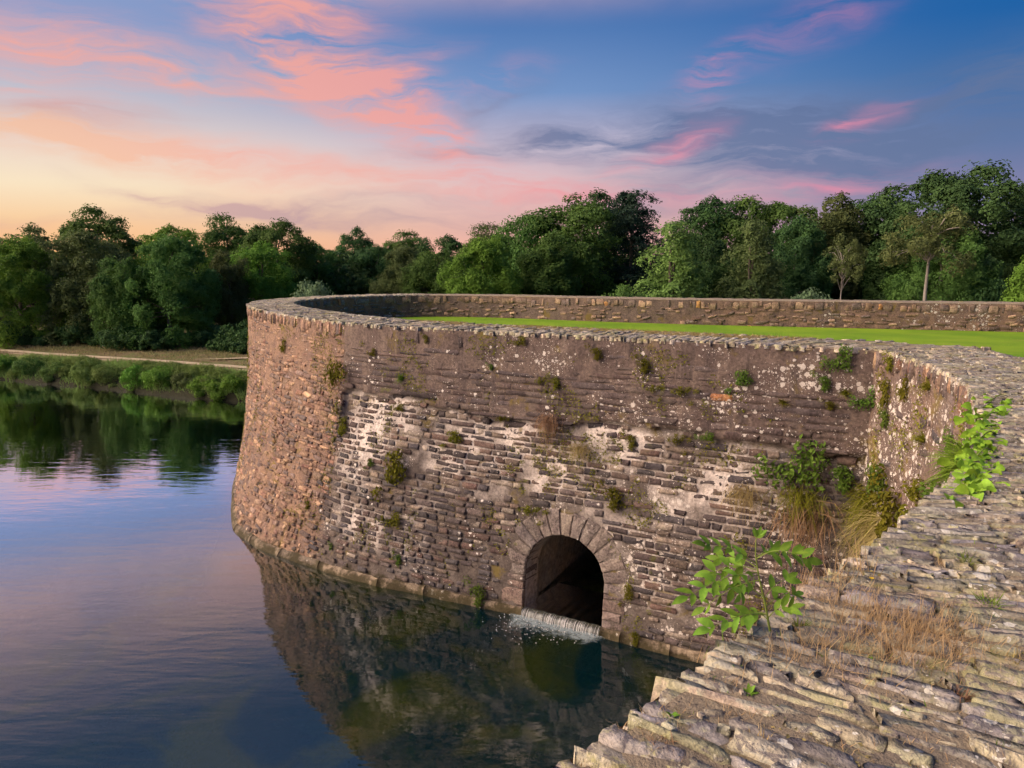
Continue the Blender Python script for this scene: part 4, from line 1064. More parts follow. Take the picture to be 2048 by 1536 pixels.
# undergrowth at the feet of the trees
mbu = MB()
for k in range(150):
    x = -62 + 150 * k / 149 + r.normal(0, .6)
    yb = 45.3 + (-24.7 - x) * 0.30 if x < -10 else 44.5 + r.uniform(0, 3)
    y = yb + r.uniform(0.6, 4.0)
    v = cmv['bush_a'].reshape(-1, 4, 3); s_ = r.choice([.3, .45, .6, .9]) * r.uniform(.8, 1.2); c = v.mean(1, keepdims=True); v = (c * np.array([s_ * 1.2, s_ * 1.2, s_]) + (v - c) * 1.7).reshape(-1, 3)
    a = r.random() * 6.28; v[:, :2] = v[:, :2] @ np.array([[cos(a), -sin(a)], [sin(a), cos(a)]])
    kk = np.repeat(r.random(len(v) // 4), 4); mbu.add(v + np.array([x, y, 1.3]), np.arange(len(v)).reshape(-1, 4), np.stack([kk] * 3, 1))
under = mbu.build('undergrowth', LM['dark'], None, False); tag(under, 'dark leafy undergrowth at the feet of the trees', 'undergrowth', kind='stuff')
BUSHES = [(615, 560, 46, 'bush_c', 'grey', 'grey-green bush showing just above the curved parapet'), (1250, 568, 42, 'bush_c', 'mid', 'low green bush under the cedar behind the far wall'),
          (1625, 575, 41, 'bush_a', 'grey', 'small grey-green bush below the pale forked tree'), (1840, 560, 48, 'bush_c', 'mid', 'bush at the foot of the slender trunk'), (1960, 555, 48, 'bush_c', 'dark', 'dark bush right of the slender trunk')]
for x, y, d, key, leaf, lab in BUSHES:
    wx, top = px(x, y, d); tree('bush', key, wx, d, top, leaf, lab, 'bush', 'bushes behind the far wall', wide=0.6)
# ------------------------------------------------------------------ grass and small plants
GM = {
 'dry': leaf_mat('grass_dry', (0.38, 0.25, 0.12), (0.58, 0.43, 0.23), 0.3, 0.7),
 'rust': leaf_mat('grass_rust', (0.20, 0.12, 0.07), (0.36, 0.22, 0.13), 0.3, 0.7),
 'green': leaf_mat('grass_green', (0.085, 0.15, 0.014), (0.21, 0.29, 0.035), 0.3, 0.6),
 'moss': leaf_mat('moss_olive', (0.075, 0.078, 0.008), (0.20, 0.19, 0.020), 0.2, 0.8),
 'fern': leaf_mat('fern_green', (0.055, 0.11, 0.016), (0.15, 0.23, 0.035), 0.3, 0.6),
 'straw': leaf_mat('grass_straw', (0.25, 0.19, 0.08), (0.42, 0.34, 0.14), 0.3, 0.7),
 'lawn': leaf_mat('grass_lawn', (0.13, 0.29, 0.018), (0.25, 0.42, 0.035), 0.3, 0.6),
 'field': leaf_mat('grass_field', (0.16, 0.17, 0.06), (0.40, 0.27, 0.18), 0.3, 0.7),
 'reed': leaf_mat('grass_bank', (0.14, 0.22, 0.05), (0.28, 0.36, 0.11), 0.3, 0.6),
 'vivid': leaf_mat('leaf_vivid', (0.13, 0.26, 0.018), (0.32, 0.48, 0.05), 0.3, 0.45, attr=False),
 'sapling': leaf_mat('leaf_sapling', (0.09, 0.20, 0.02), (0.25, 0.39, 0.05), 0.3, 0.5, attr=False),
}
def blades(mb, base, up, length, width, r, spread=0.5, bend=0.6, fall=None, kcol=None):
    """arching blades; base (n,3), up (n,3) main direction"""
    n = len(base); L = np.broadcast_to(length, (n,))[:, None]; Wd = np.broadcast_to(width, (n,))[:, None]
    d = unit(up + r.normal(0, spread, (n, 3))); g = np.array([0, 0, -1.0]) if fall is None else fall
    side = unit(np.cross(d, r.normal(size=(n, 3))))
    bd = np.abs(r.normal(bend, bend * 0.5, (n, 1)))
    P = [base + d * L * t + g * L * bd * t * t for t in (0, 0.35, 0.7, 1.0)]
    Wt = (1.0, 0.85, 0.5)
    V = np.stack([P[0] - side * Wd * Wt[0] / 2, P[0] + side * Wd * Wt[0] / 2, P[1] - side * Wd * Wt[1] / 2, P[1] + side * Wd * Wt[1] / 2,
                  P[2] - side * Wd * Wt[2] / 2, P[2] + side * Wd * Wt[2] / 2, P[3]], 1).reshape(-1, 3)
    b = np.arange(n)[:, None] * 7
    Q = np.concatenate([b + np.array([[0, 1, 3, 2]]), b + np.array([[2, 3, 5, 4]])]); T3 = b + np.array([[4, 5, 6]])
    k = np.repeat(r.random(n) if kcol is None else kcol, 7); mb.add(V, [Q, T3], np.stack([k] * 3, 1))

# shapes of wall plants, unit size; local z points out of the wall, local y up the wall
def cushion(seed, n=420):
    r = np.random.default_rng(seed); mb = MB()
    c = r.normal(0, 0.26, (9, 3)) * np.array([1, 1.1, 0.4]); c[:, 2] = np.abs(c[:, 2]) + 0.08
    i = r.integers(9, size=n); d = unit(r.normal(size=(n, 3)) + np.array([0, .25, .6]))
    p = c[i] + d * r.uniform(0.12, 0.24, (n, 1)); p[:, 2] = np.maximum(p[:, 2], 0.0)
    cards(mb, p, unit(d + r.normal(0, 0.5, (n, 3))), r.uniform(0.07, 0.15, n), r, 0.5); return mb.mesh('foliage', False)
def spray(seed, n=160, down=0.5):
    r = np.random.default_rng(seed); mb = MB()
    base = r.normal(0, 0.09, (n, 3)); base[:, 2] = np.abs(base[:, 2]) * 0.5
    up = unit(np.tile([0, 0.75, 0.8], (n, 1)) + r.normal(0, 0.5, (n, 3)))
    blades(mb, base, up, r.uniform(0.35, 0.8, n), 0.028, r, 0.25, down, np.array([0, -1.0, 0])); return mb.mesh('foliage', False)
def hanging(seed, n=260):
    r = np.random.default_rng(seed); mb = MB()
    base = np.stack([r.normal(0, 0.22, n), r.normal(0.05, 0.14, n), np.abs(r.normal(0, 0.05, n))], 1)
    up = unit(np.stack([r.normal(0, .25, n), r.normal(0.15, .3, n), np.full(n, 0.7)], 1))
    blades(mb, base, up, r.uniform(0.2, 0.75, n), 0.012, r, 0.28, 0.95, np.array([0, -1.0, 0])); return mb.mesh('foliage', False)
SHAPES = {'cushion': [cushion(k) for k in range(4)], 'spray': [spray(k) for k in range(3)], 'hanging': [hanging(k) for k in range(3)]}
def wall_plant(name, kind, line, s, z, size, mat, label, cat='plant', group='plants growing from the wall face', tall=1.0, depth=1.0):
    p, r, up, n = frame(line, s, z, 0.015)
    me = R.choice(SHAPES[kind]); name = {'cushion': 'shrub' if size >= .6 else 'fern_tuft' if mat in (GM['fern'],) else 'moss_tuft', 'spray': 'grass_tuft', 'hanging': 'grass_tuft'}[kind]
    th = empty(name, tuple(p)); o = bpy.data.objects.new('foliage', me); COL.objects.link(o); o.parent = th
    if len(me.materials) == 0: me.materials.append(GM['moss'])
    o.material_slots[0].link = 'OBJECT'; o.material_slots[0].material = mat
    M = np.stack([r * size, up * size * tall, n * size * depth], 1)
    o.matrix_local = Matrix([[*M[0], 0], [*M[1], 0], [*M[2], 0], [0, 0, 0, 1]])
    return tag(th, label, cat, group)
cu, sp, ha = 'cushion', 'spray', 'hanging'
WP = [
 (cu, 9.48, 4.72, .20, 'moss', 'small olive cushion high on the face next to the vertical masonry joint', 1.1),
 (cu, 8.01, 5.08, .18, 'moss', 'small cushion plant just under the coping above the white patches', 1.2),
 (cu, 5.88, 5.15, .26, 'moss', 'wide mossy cushion tucked under the coping above the arch', .8),
 (cu, 4.32, 5.00, .30, 'moss', 'plump olive cushion under the coping, first right of the arch line', .9),
 (cu, 3.45, 4.85, .32, 'moss', 'dark olive cushion beside an orange stone high on the wall', .9),
 (cu, 5.10, 4.42, .26, 'moss', 'bigger one of two neighbouring cushions midway up above the arch', 1.0),
 (cu, 5.43, 4.45, .18, 'moss', 'smaller one of two neighbouring cushions midway up above the arch', 1.2),
 (cu, 6.48, 4.63, .16, 'fern', 'tiny green tuft alone on the smooth upper wall', .9),
 (sp, 8.67, 4.24, .24, 'fern', 'thin grassy sprig on the upper wall near the masonry joint', 1.1),
 (cu, 2.82, 4.48, .28, 'moss', 'round cushion midway up the face, right of a smaller twin', .9),
 (cu, 3.30, 4.48, .20, 'moss', 'little cushion midway up the face, left of a bigger round one', 1.0),
 (cu, 1.83, 4.72, .34, 'fern', 'bright round fern cushion among white lichen spots', 1.0),
 (cu, 0.51, 5.12, .34, 'fern', 'tall leafy tuft hanging from the coping by the inner corner', 1.4),
 (cu, 0.66, 4.75, .28, 'fern', 'fern cushion below the tall tuft by the inner corner', 1.0),
 (cu, 0.06, 4.55, .38, 'fern', 'dark leafy fern in the inner corner of the two walls', 1.1),
 (sp, 0.39, 4.63, .22, 'moss', 'small spiky tuft between the two corner ferns', .8),
 (cu, 0.57, 4.42, .24, 'moss', 'flat mossy patch low under the corner ferns', .7),
 (sp, 1.26, 4.42, .24, 'moss', 'spiky tuft next to the ochre stone in the lichen zone', .7),
 (cu, 2.40, 3.76, .26, 'fern', 'vivid green tuft sitting on the overhanging ledge', .8),
 (cu, 2.88, 3.64, .24, 'moss', 'olive tuft just under the ledge beside the vivid green one', 1.2),
 (cu, 3.66, 3.49, .28, 'moss', 'ragged olive tuft under the ledge right above the arch crown', 1.1),
 (cu, 6.24, 3.67, .18, 'moss', 'little round tuft under the ledge left of the hanging roots', 1.1),
 (cu, 8.76, 3.61, .26, 'moss', 'mossy tuft on the broken end of the ledge', .8),
 (cu, 10.71, 4.12, .46, 'moss', 'long yellow moss streak down the vertical joint of the bastion', 2.0),
 (cu, 13.8, 4.48, .26, 'moss', 'ochre moss strip on the sunlit rounded end', 1.6),
 (cu, 9.30, 2.38, .22, 'fern', 'neat round green tuft in the white mortar patch', 1.0),
 (cu, 8.55, 2.29, .62, 'moss', 'large brownish moss growth spreading over the lower courses', 1.5),
 (cu, 8.55, 1.36, .40, 'moss', 'moss growth low on the wall above the narrow water plants', 1.0),
 (cu, 7.26, 3.13, .42, 'moss', 'olive clump leaning over the brightest mortar patch', .8),
 (cu, 5.52, 2.02, .38, 'moss', 'moss bank against the shoulder of the arch', .7),
 (cu, 9.99, .52, .16, 'fern', 'lone green sprig just above the plinth on the curve', 1.1),
 (cu, 8.31, .58, .24, 'fern', 'bushy sprig above the plinth between curve and arch', 1.2),
 (cu, 6.45, .20, .46, 'fern', 'fresh green bush at the water line beside the arch', 1.1),
 (ha, 4.62, 3.28, .55, 'straw', 'dry grass mat drooping above the crown of the arch', .6),
 (ha, 5.25, 3.73, .50, 'rust', 'reddish roots hanging in a bundle from the ledge', 1.2),
 (ha, 1.74, 2.89, .60, 'straw', 'dry grass drooping beside the big shrub on the wall', .8),
 (cu, 3.87, 2.47, .48, 'moss', 'wide moss patch up and right of the arch ring', 1.0),
 (cu, 3.33, .12, .30, 'moss', 'dark weed on the plinth right of the arch', 1.0),
 (cu, 1.02, 3.42, .80, 'fern', 'big leafy shrub growing from under the ledge near the corner', 1.2),
 (ha, 0.90, 2.95, .85, 'moss', 'long olive grass spilling down below the big shrub', .7),
 (ha, 0.84, 2.62, 1.05, 'rust', 'rust-coloured dead grass hanging under the olive spill', .8),
 (cu, 10.29, 2.95, .34, 'moss', 'golden moss along the joint at mid height', 1.6),
 (cu, 10.95, 1.18, .22, 'moss', 'small yellow tuft low on the rounded end', 1.0),
 (cu, 0.30, 3.28, .50, 'fern', 'leafy clump at ledge height right in the corner', 1.0),
 (cu, 3.51, .85, .22, 'moss', 'thin moss strip beside the right jamb of the arch', 1.8),
]
for kind, s, z, size, mat, lab, tall in WP:
    wall_plant('wall_plant', kind, BAST, s, z, size, GM[mat], lab, tall=tall)
FPL = [
 (cu, 12.83, 4.72, .30, 'moss', 'upper yellow-green moss pad on the flank face by the corner', 1.6),
 (cu, 12.80, 5.15, .26, 'moss', 'moss pad at the very top of the flank corner', 1.0),
 (cu, 12.32, 4.87, .22, 'moss', 'narrow moss strip on the flank face below the coping', 1.8),
 (sp, 11.48, 5.05, .26, 'moss', 'yellow spiky tuft under the flank coping', .8),
 (cu, 12.77, 4.36, .26, 'fern', 'lower moss pad on the flank face by the corner', 1.2),
 (cu, 10.34, 4.60, .20, 'fern', 'small dark green rosette on the flank face near the climber', 1.2),
 (sp, 11.48, 4.39, .26, 'moss', 'paired yellow rosettes in the middle of the flank face', .8),
 (cu, 11.39, 3.75, .40, 'moss', 'ochre moss cushion low on the flank face', 1.0),
 (cu, 12.68, 3.37, .55, 'fern', 'glossy green clump at the foot of the corner', 1.2),
 (ha, 13.0, 3.05, .8, 'moss', 'long grass hanging in the corner between the walls', 1.1),
 (cu, 12.08, 3.13, .70, 'moss', 'yellow-green leafy heap at the foot of the flank wall', 1.2),
 (cu, 11.2, 3.40, .55, 'moss', 'ochre shrub against the flank wall above the near edge', 1.0),
 (ha, 12.6, 2.75, .90, 'straw', 'straw-coloured grass below the corner clump', 1.1),
 (cu, 10.6, 3.95, .45, 'fern', 'leafy sprigs peeping over the near edge of the wall', 1.0),
 (cu, 9.6, 4.45, .40, 'fern', 'green weed at the edge just below the climber', 1.0),
 (sp, 9.0, 4.70, .5, 'green', 'grassy weed hanging over the near edge above the sapling', 1.0),
 (sp, 8.2, 4.90, .5, 'green', 'grassy weed at the near edge between sapling and climber', 1.0),
]
for kind, s, z, size, mat, lab, tall in FPL:
    wall_plant('wall_plant', kind, FLANK, s, z, size, GM[mat], lab, tall=tall)

# moss in the joints of the wall faces: a film nobody could count
r = np.random.default_rng(12); mb = MB()
def moss_film(line, s0, s1, z0, z1, n, thr, seed):
    s = r.uniform(s0, s1, n); z = r.uniform(z0, z1, n); k = fbm(np.stack([s, z * 0.8, np.full(n, seed)], 1), 1.2, 4, 0.62)
    keep = (k > thr) & ~(in_arch(s, z, 0.4) if line.ledge else np.zeros(n, bool)); s, z = s[keep], z[keep]
    z = z - 0.10 * (np.round(z / 0.11) * 0.11 - z)
    p = PT(line, s, z, 0.032); _, _, nn = line.at(s); nrm = np.concatenate([nn, np.full((len(s), 1), 0.5)], 1)
    p = p + r.normal(0, 0.012, p.shape)
    cards(mb, p, unit(nrm + r.normal(0, 0.5, nrm.shape)), r.uniform(0.02, 0.05, len(s)), r, 0.6)
moss_film(BAST, 0.3, S_JOINT + 0.3, 0.3, 3.7, 26000, 0.585, 3.0); moss_film(BAST, 0.2, S_JOINT, 3.7, T_TOP - .1, 9000, 0.62, 8.0)
moss_film(BAST, S_JOINT, 20, 0.4, T_TOP - .1, 22000, 0.60, 5.0); moss_film(FLANK, 6.5, 13.3, 2.0, T_TOP - .1, 12000, 0.58, 1.0)
o = mb.build('moss_film', GM['moss'], None, False); tag(o, 'thin olive moss in the joints of the stone walls', 'moss', kind='stuff')
# ------------------------------------------------------------------ wall top: grass in the joints
def top_at(x, y, z=T_TOP):   # point of the wall top that a line of sight meets
    u = (x - 1024) / 1420.0; v = (768 - y) / 1420.0
    d = np.array([u, cos(PITCH) + v * sin(PITCH), -sin(PITCH) + v * cos(PITCH)]); return CAMV + d * ((z - H_CAM) / d[2])
r = np.random.default_rng(31)
def scatter_top(regions, n_per, spread):
    out = []
    for x, y, k in regions:
        c = top_at(x, y); m = int(n_per * k); out.append(c + np.stack([r.normal(0, spread, m) * 1.4, r.normal(0, spread, m), np.full(m, -0.012)], 1))
    return np.concatenate(out)
mb = MB()
big = [(1650, 1190, 1), (1700, 1230, 1.2), (1760, 1240, 1.4), (1800, 1260, 1.4), (1840, 1280, 1.3), (1880, 1300, 1.0), (1790, 1310, 1.2), (1850, 1335, .9), (1740, 1280, .9), (1900, 1270, .8), (1690, 1290, .6), (1620, 1300, .5), (1720, 1345, .5), (1560, 1330, .4)]
b = scatter_top(big, 210, 0.06); n = len(b)
blades(mb, b, np.tile([0.0, 0, 1.0], (n, 1)), r.uniform(0.04, 0.15, n), 0.0022, r, 0.36, 0.25)
b = scatter_top([(1680, 1165, 1), (1720, 1150, .7)], 26, 0.03); n = len(b)
blades(mb, b, np.tile([0.12, 0, 1.0], (n, 1)), r.uniform(0.10, 0.24, n), 0.003, r, 0.25, 0.15)
small = [(x, y, r.uniform(.2, .8)) for x, y in [(1500, 1290), (1480, 1330), (1540, 1290), (1600, 1270), (1440, 1380), (1360, 1430), (1320, 1450), (1290, 1470), (1450, 1440), (1520, 1440), (1330, 1510), (1660, 1420), (1900, 1400), (1980, 1380), (2010, 1340), (1960, 1470), (1860, 1500), (1990, 1510), (1800, 1160), (1880, 1130), (1920, 1060), (1990, 1090), (2010, 950), (1960, 1010), (1830, 1200), (1950, 1180), (2020, 1230), (1780, 1400), (1580, 1490), (1700, 1500)]]
b = scatter_top(small, 80, 0.03); n = len(b)
blades(mb, b, np.tile([0.0, 0, 1.0], (n, 1)), r.uniform(0.02, 0.075, n), 0.0025, r, 0.45, 0.3)
b = []
for k in range(1500):      # thin scatter along the joints of the whole near top
    s = r.uniform(1.0, FLANK.L); d_, wm_ = across_flank(np.array([s])); P_, _, _ = FLANK.at(s); q = P_ + d_[0] * r.random() * wm_[0]; b.append((q[0], q[1], T_TOP - 0.01))
b = np.array(b); b = b[fbm(b, 1.4) > 0.5]; b = np.repeat(b, 5, 0) + r.normal(0, 0.012, (len(b) * 5, 3)) * np.array([1, 1, 0]); n = len(b)
blades(mb, b, np.tile([0.0, 0, 1.0], (n, 1)), r.uniform(0.015, 0.055, n), 0.0025, r, 0.5, 0.3)
tag(mb.build('dry_grass', GM['dry'], None, False), 'dry orange grass in the joints of the near wall top', 'grass', kind='stuff')
mb = MB()
gs = [(x, y, r.uniform(.3, .8)) for x, y in [(1470, 1300), (1560, 1280), (1610, 1240), (1440, 1360), (1690, 1320), (1740, 1320), (1820, 1345), (1350, 1450), (1560, 1420), (1900, 1150), (1960, 1100), (2000, 1240), (1880, 1360), (1990, 1500), (1860, 1440)]]
b = scatter_top(gs, 40, 0.03); n = len(b)
blades(mb, b, np.tile([0.0, 0, 1.0], (n, 1)), r.uniform(0.02, 0.07, n), 0.004, r, 0.5, 0.35)
tag(mb.build('joint_grass', GM['green'], None, False), 'short green grass sprouting in the joints of the near wall top', 'grass', kind='stuff')
n = 30000; S_ = r.uniform(0.8, FLANK.L, n); d_, wm_ = across_flank(S_); P_, _, _ = FLANK.at(S_); q = P_ + d_ * (wm_ * r.random(n))[:, None]
base = np.stack([q[:, 0], q[:, 1], T_TOP + r.normal(0.006, 0.004, n)], 1); base = base[fbm(base, 2.6, 5, 0.65) > 0.57]; mb = MB()
cards(mb, base, unit(np.tile([0, 0, 1.0], (len(base), 1)) + r.normal(0, 0.6, (len(base), 3))), r.uniform(0.008, 0.02, len(base)), r, 0.6)
tag(mb.build('joint_moss', GM['straw'], None, False), 'yellowish moss filling the joints of the near wall top', 'moss', kind='stuff')
# loose chips and crumbs of stone on the bed
mb = MB()
for k in range(700):
    s = r.uniform(1.0, FLANK.L); d_, wm_ = across_flank(np.array([s])); P_, _, _ = FLANK.at(s); q = P_ + d_[0] * r.random() * wm_[0]
    V_, F_ = SLAB[k % 12]; sz = r.uniform(0.008, 0.03); a = r.random() * 6.28; Rz = np.array([[cos(a), -sin(a), 0], [sin(a), cos(a), 0], [0, 0, 1]])
    mb.add(np.array([q[0], q[1], T_TOP + 0.012]) + (V_ * np.array([sz * 1.5, sz, sz * 0.7])) @ Rz.T, F_, pal(CP, rr, 0.3))
tag(mb.build('stone_chips', M_copeN), 'small loose chips of stone on the wall top', 'rubble', kind='stuff')

def leaf_shape(name, ln, wd, fold=0.18, curl=0.12, heart=False):
    t = np.linspace(0, 1, 7); w = np.sin(np.pi * t ** (0.62 if heart else 0.8)) ** (0.75 if heart else 0.9) * wd / 2; w[0] = 0.02 * wd; w[-1] = 0.0
    V = []
    for ti, wi in zip(t, w):
        zz = curl * ln * np.sin(ti * 2.4) - curl * ln * 0.9 * ti * ti
        V += [(ti * ln, -wi, zz + fold * wi), (ti * ln, 0, zz), (ti * ln, wi, zz + fold * wi)]
    return mesh_np(name, np.array(V), grid_faces(7, 3), True)
LEAFLET = [leaf_shape('leaf', 1.0, 0.42, .25, .08), leaf_shape('leaf', 1.0, 0.46, .1, .15), leaf_shape('leaf', 1.0, 0.38, .35, .05)]
HEART = [leaf_shape('leaf', 1.0, 0.85, .3, .2, True), leaf_shape('leaf', 1.0, 0.75, .15, .28, True), leaf_shape('leaf', 1.0, 0.95, .4, .1, True)]
def place_leaf(parent, me, p, dirv, nrm, size, mat):
    x = unit(np.asarray(dirv, float)); z = np.asarray(nrm, float); z = unit(z - x * (z @ x)); y = np.cross(z, x)
    o = bpy.data.objects.new('leaf', me); COL.objects.link(o)
    if len(me.materials) == 0: me.materials.append(mat)
    o.material_slots[0].link = 'OBJECT'; o.material_slots[0].material = mat
    o.parent = parent
    o.matrix_local = parent.matrix_basis.inverted() @ Matrix([[x[0] * size, y[0] * size, z[0] * size, p[0]], [x[1] * size, y[1] * size, z[1] * size, p[1]], [x[2] * size, y[2] * size, z[2] * size, p[2]], [0, 0, 0, 1]])
m, nt = material('green_stem'); finish(nt, (0.17, 0.22, 0.04, 1), 0.6); M_stem = m
# sapling with pinnate leaves on the edge of the wall
sb = top_at(1540, 1262); sap = empty('sapling', tuple(sb)); tag(sap, 'young sapling with bright pinnate leaves rooted in the wall edge', 'sapling', 'plants on the near wall top')
dep = sb[1] - 0.06
def sp_(x, y, dy=0.0):
    q = top_at(x, y); d = q - CAMV; return CAMV + d * ((dep + dy) / d[1])
mb = MB()
stem = np.array([sp_(1540, 1262), sp_(1530, 1205), sp_(1517, 1150), sp_(1511, 1110), sp_(1512, 1085)])
tube(mb, stem, np.array([.0040, .0034, .0028, .0022, .0015]), 6)
LV = [((1512, 1128), (1412, 1092), -.05, 4, .034), ((1512, 1140), (1424, 1146), .04, 3, .038), ((1514, 1145), (1376, 1194), -.09, 5, .038), ((1528, 1195), (1452, 1172), .06, 3, .030),
      ((1534, 1230), (1420, 1258), -.07, 4, .040), ((1511, 1112), (1612, 1120), .0, 4, .036), ((1528, 1200), (1574, 1160), .05, 2, .034), ((1536, 1236), (1580, 1218), -.04, 3, .034),
      ((1511, 1090), (1516, 1072), .0, 2, .022), ((1512, 1120), (1560, 1098), .1, 3, .028), ((1516, 1150), (1480, 1190), -.12, 3, .030), ((1536, 1240), (1490, 1232), .05, 3, .028), ((1513, 1135), (1440, 1118), .08, 3, .034), ((1520, 1160), (1410, 1215), .02, 4, .034), ((1512, 1118), (1590, 1108), -.08, 3, .032), ((1530, 1215), (1590, 1190), .08, 3, .03), ((1534, 1228), (1470, 1246), .1, 3, .03)]
rl = random.Random(4)
for a_, b_, dy, npair, sz in LV:
    A_, B_ = sp_(*a_), sp_(*b_, dy); u = np.linspace(0, 1, 6)[:, None]; q = A_ + (B_ - A_) * u + np.array([0, 0, 0.02]) * np.sin(u * pi); tube(mb, q, np.linspace(.0018, .0008, 6), 5)
    ax = unit(B_ - A_); nrm = unit(np.array([0.1, -0.55, 0.85]) + np.array([rl.gauss(0, .25) for _ in range(3)])); sd_ = unit(np.cross(nrm, ax))
    for k in range(npair):
        t = 0.3 + 0.62 * k / max(npair - 1, 1); p = A_ + (B_ - A_) * t + np.array([0, 0, 0.02]) * sin(t * pi)
        for sgn in (-1, 1):
            sz_ = sz * 1.45
            place_leaf(sap, rl.choice(LEAFLET), p, ax * 0.75 + sd_ * sgn * rl.uniform(.6, .9) + np.array([0, 0, rl.uniform(-.25, .15)]), nrm + np.array([rl.gauss(0, .3), rl.gauss(0, .3), rl.gauss(0, .2)]), sz_ * rl.uniform(.85, 1.15), GM['sapling'])
    place_leaf(sap, rl.choice(LEAFLET), B_, ax + np.array([0, 0, -.1]), nrm, sz * 1.6, GM['sapling'])
in_place(mb.build('stem', M_stem), sap)
# climber hanging over the edge
cb = top_at(1985, 850); climb = empty('climber', tuple(cb)); tag(climb, 'bright green broad-leaved climber tumbling over the wall edge', 'climber', 'plants on the near wall top')
mb = MB(); edge = [(1990, 792), (1975, 830), (1968, 870), (1962, 905), (1955, 940), (1945, 975)]
for k in range(330):
    t = rl.random() ** 0.9 * (len(edge) - 1); i = min(int(t), len(edge) - 2); f_ = t - i
    x = edge[i][0] * (1 - f_) + edge[i + 1][0] * f_ + rl.gauss(0, 19); y = edge[i][1] * (1 - f_) + edge[i + 1][1] * f_ + rl.gauss(0, 10)
    q = top_at(x, y + 6) ; d = q - CAMV; q = CAMV + d * rl.uniform(0.965, 1.0); q[2] = max(q[2], T_TOP - 0.6)
    dirv = np.array([-0.5 + rl.gauss(0, .5), -0.25 + rl.gauss(0, .4), -0.45 + rl.gauss(0, .35)]); nrm = np.array([-0.45 + rl.gauss(0, .55), -0.5 + rl.gauss(0, .5), 0.6 + rl.gauss(0, .4)])
    place_leaf(climb, rl.choice(HEART), q, dirv, nrm, rl.uniform(.045, .095), GM['vivid'])
for k in range(7):
    i = rl.randrange(len(edge) - 1); A_ = top_at(edge[i][0] + 25, edge[i][1] + 5) + np.array([0, 0, .02]); B_ = top_at(edge[i][0] - 15, edge[i][1] + 25) + np.array([0, 0, .03]); u = np.linspace(0, 1, 6)[:, None]
    tube(mb, A_ + (B_ - A_) * u + np.array([0, 0, .05]) * np.sin(u * pi), 0.004, 5)
in_place(mb.build('stem', M_stem), climb)
# single small leafy plants on the near top
def rosette(x, y, n, size, label, name='rosette_plant', up=0.6):
    c = top_at(x, y); e = empty(name, tuple(c)); tag(e, label, 'plant', 'plants on the near wall top')
    for k in range(n):
        a = k * 2.4 + rl.random(); dv = np.array([cos(a), sin(a), up + rl.gauss(0, .25)])
        place_leaf(e, rl.choice(LEAFLET), c + np.array([0, 0, .004]), dv, np.array([-cos(a) * .6, -sin(a) * .6, 1]), size * rl.uniform(.7, 1.2), GM['sapling'])
rosette(1498, 1392, 9, .028, 'small leafy weed in a gap behind the wall edge, nearest the water'); rosette(1345, 1440, 7, .026, 'small yellow-green weed beside the lower edge of the wall')
rosette(1820, 1440, 7, .024, 'little two-leaved weed in the middle of the slate top'); rosette(1475, 1345, 8, .025, 'weed sprouting behind the orange stone')
rosette(1670, 1468, 6, .022, 'tiny weed between slates at the bottom of the picture'); rosette(1740, 1330, 9, .026, 'broad-leaved weed at the front of the dry grass')
rosette(1785, 1110, 9, .045, 'leafy weed at the wall edge below the tall dry stalks'); rosette(1900, 1005, 8, .05, 'leafy weed at the wall edge just below the climber')
def tuft(x, y, n, ln, mat, label, wd=0.0035):
    c = top_at(x, y); mb = MB(); b = r.normal(0, 0.015, (n, 3)) * np.array([1, 1, 0]); blades(mb, b, np.tile([0, 0, 1.0], (n, 1)), r.uniform(ln * .5, ln, n), wd, r, 0.6, 0.5)
    o = mb.build('grass_tuft', GM[mat], None, False); o.location = tuple(c); tag(o, label, 'grass tuft', 'grass tufts on the near wall top')
tuft(1975, 1215, 90, .11, 'green', 'fresh green grass tuft on the slates near the picture edge'); tuft(1930, 1125, 60, .10, 'green', 'thin pale green tuft on the middle slates')
tuft(1600, 1255, 60, .07, 'green', 'short tuft at the edge right behind the sapling'); tuft(1920, 1395, 70, .07, 'rust', 'brown dead tuft in the hollow below the dry grass')
tuft(1330, 1500, 70, .08, 'rust', 'reddish dead tuft in the lower corner of the wall top'); tuft(1520, 1490, 60, .07, 'dry', 'dry tuft standing between the lowest slates')
tuft(2035, 1330, 60, .08, 'straw', 'straw tuft at the picture edge beside the dry grass')
# yellow flower
fc = top_at(1742, 1172); fe = empty('yellow_flower', tuple(fc)); tag(fe, 'single yellow flower at the edge of the dry grass', 'flower', 'plants on the near wall top')
m, nt = material('yellow_petal'); finish(nt, (0.75, 0.50, 0.01, 1), 0.6, trans=0.2); M_pet = m
for k in range(6):
    a = k * 1.047; place_leaf(fe, LEAFLET[0], fc + np.array([0, 0, .03]), np.array([cos(a), sin(a), .3]), np.array([0, -.3, 1]), .011, M_pet)
mb = MB(); tube(mb, [fc, fc + np.array([0.003, 0, .015]), fc + np.array([0, 0, .03])], .0012, 5); in_place(mb.build('stem', M_stem), fe)

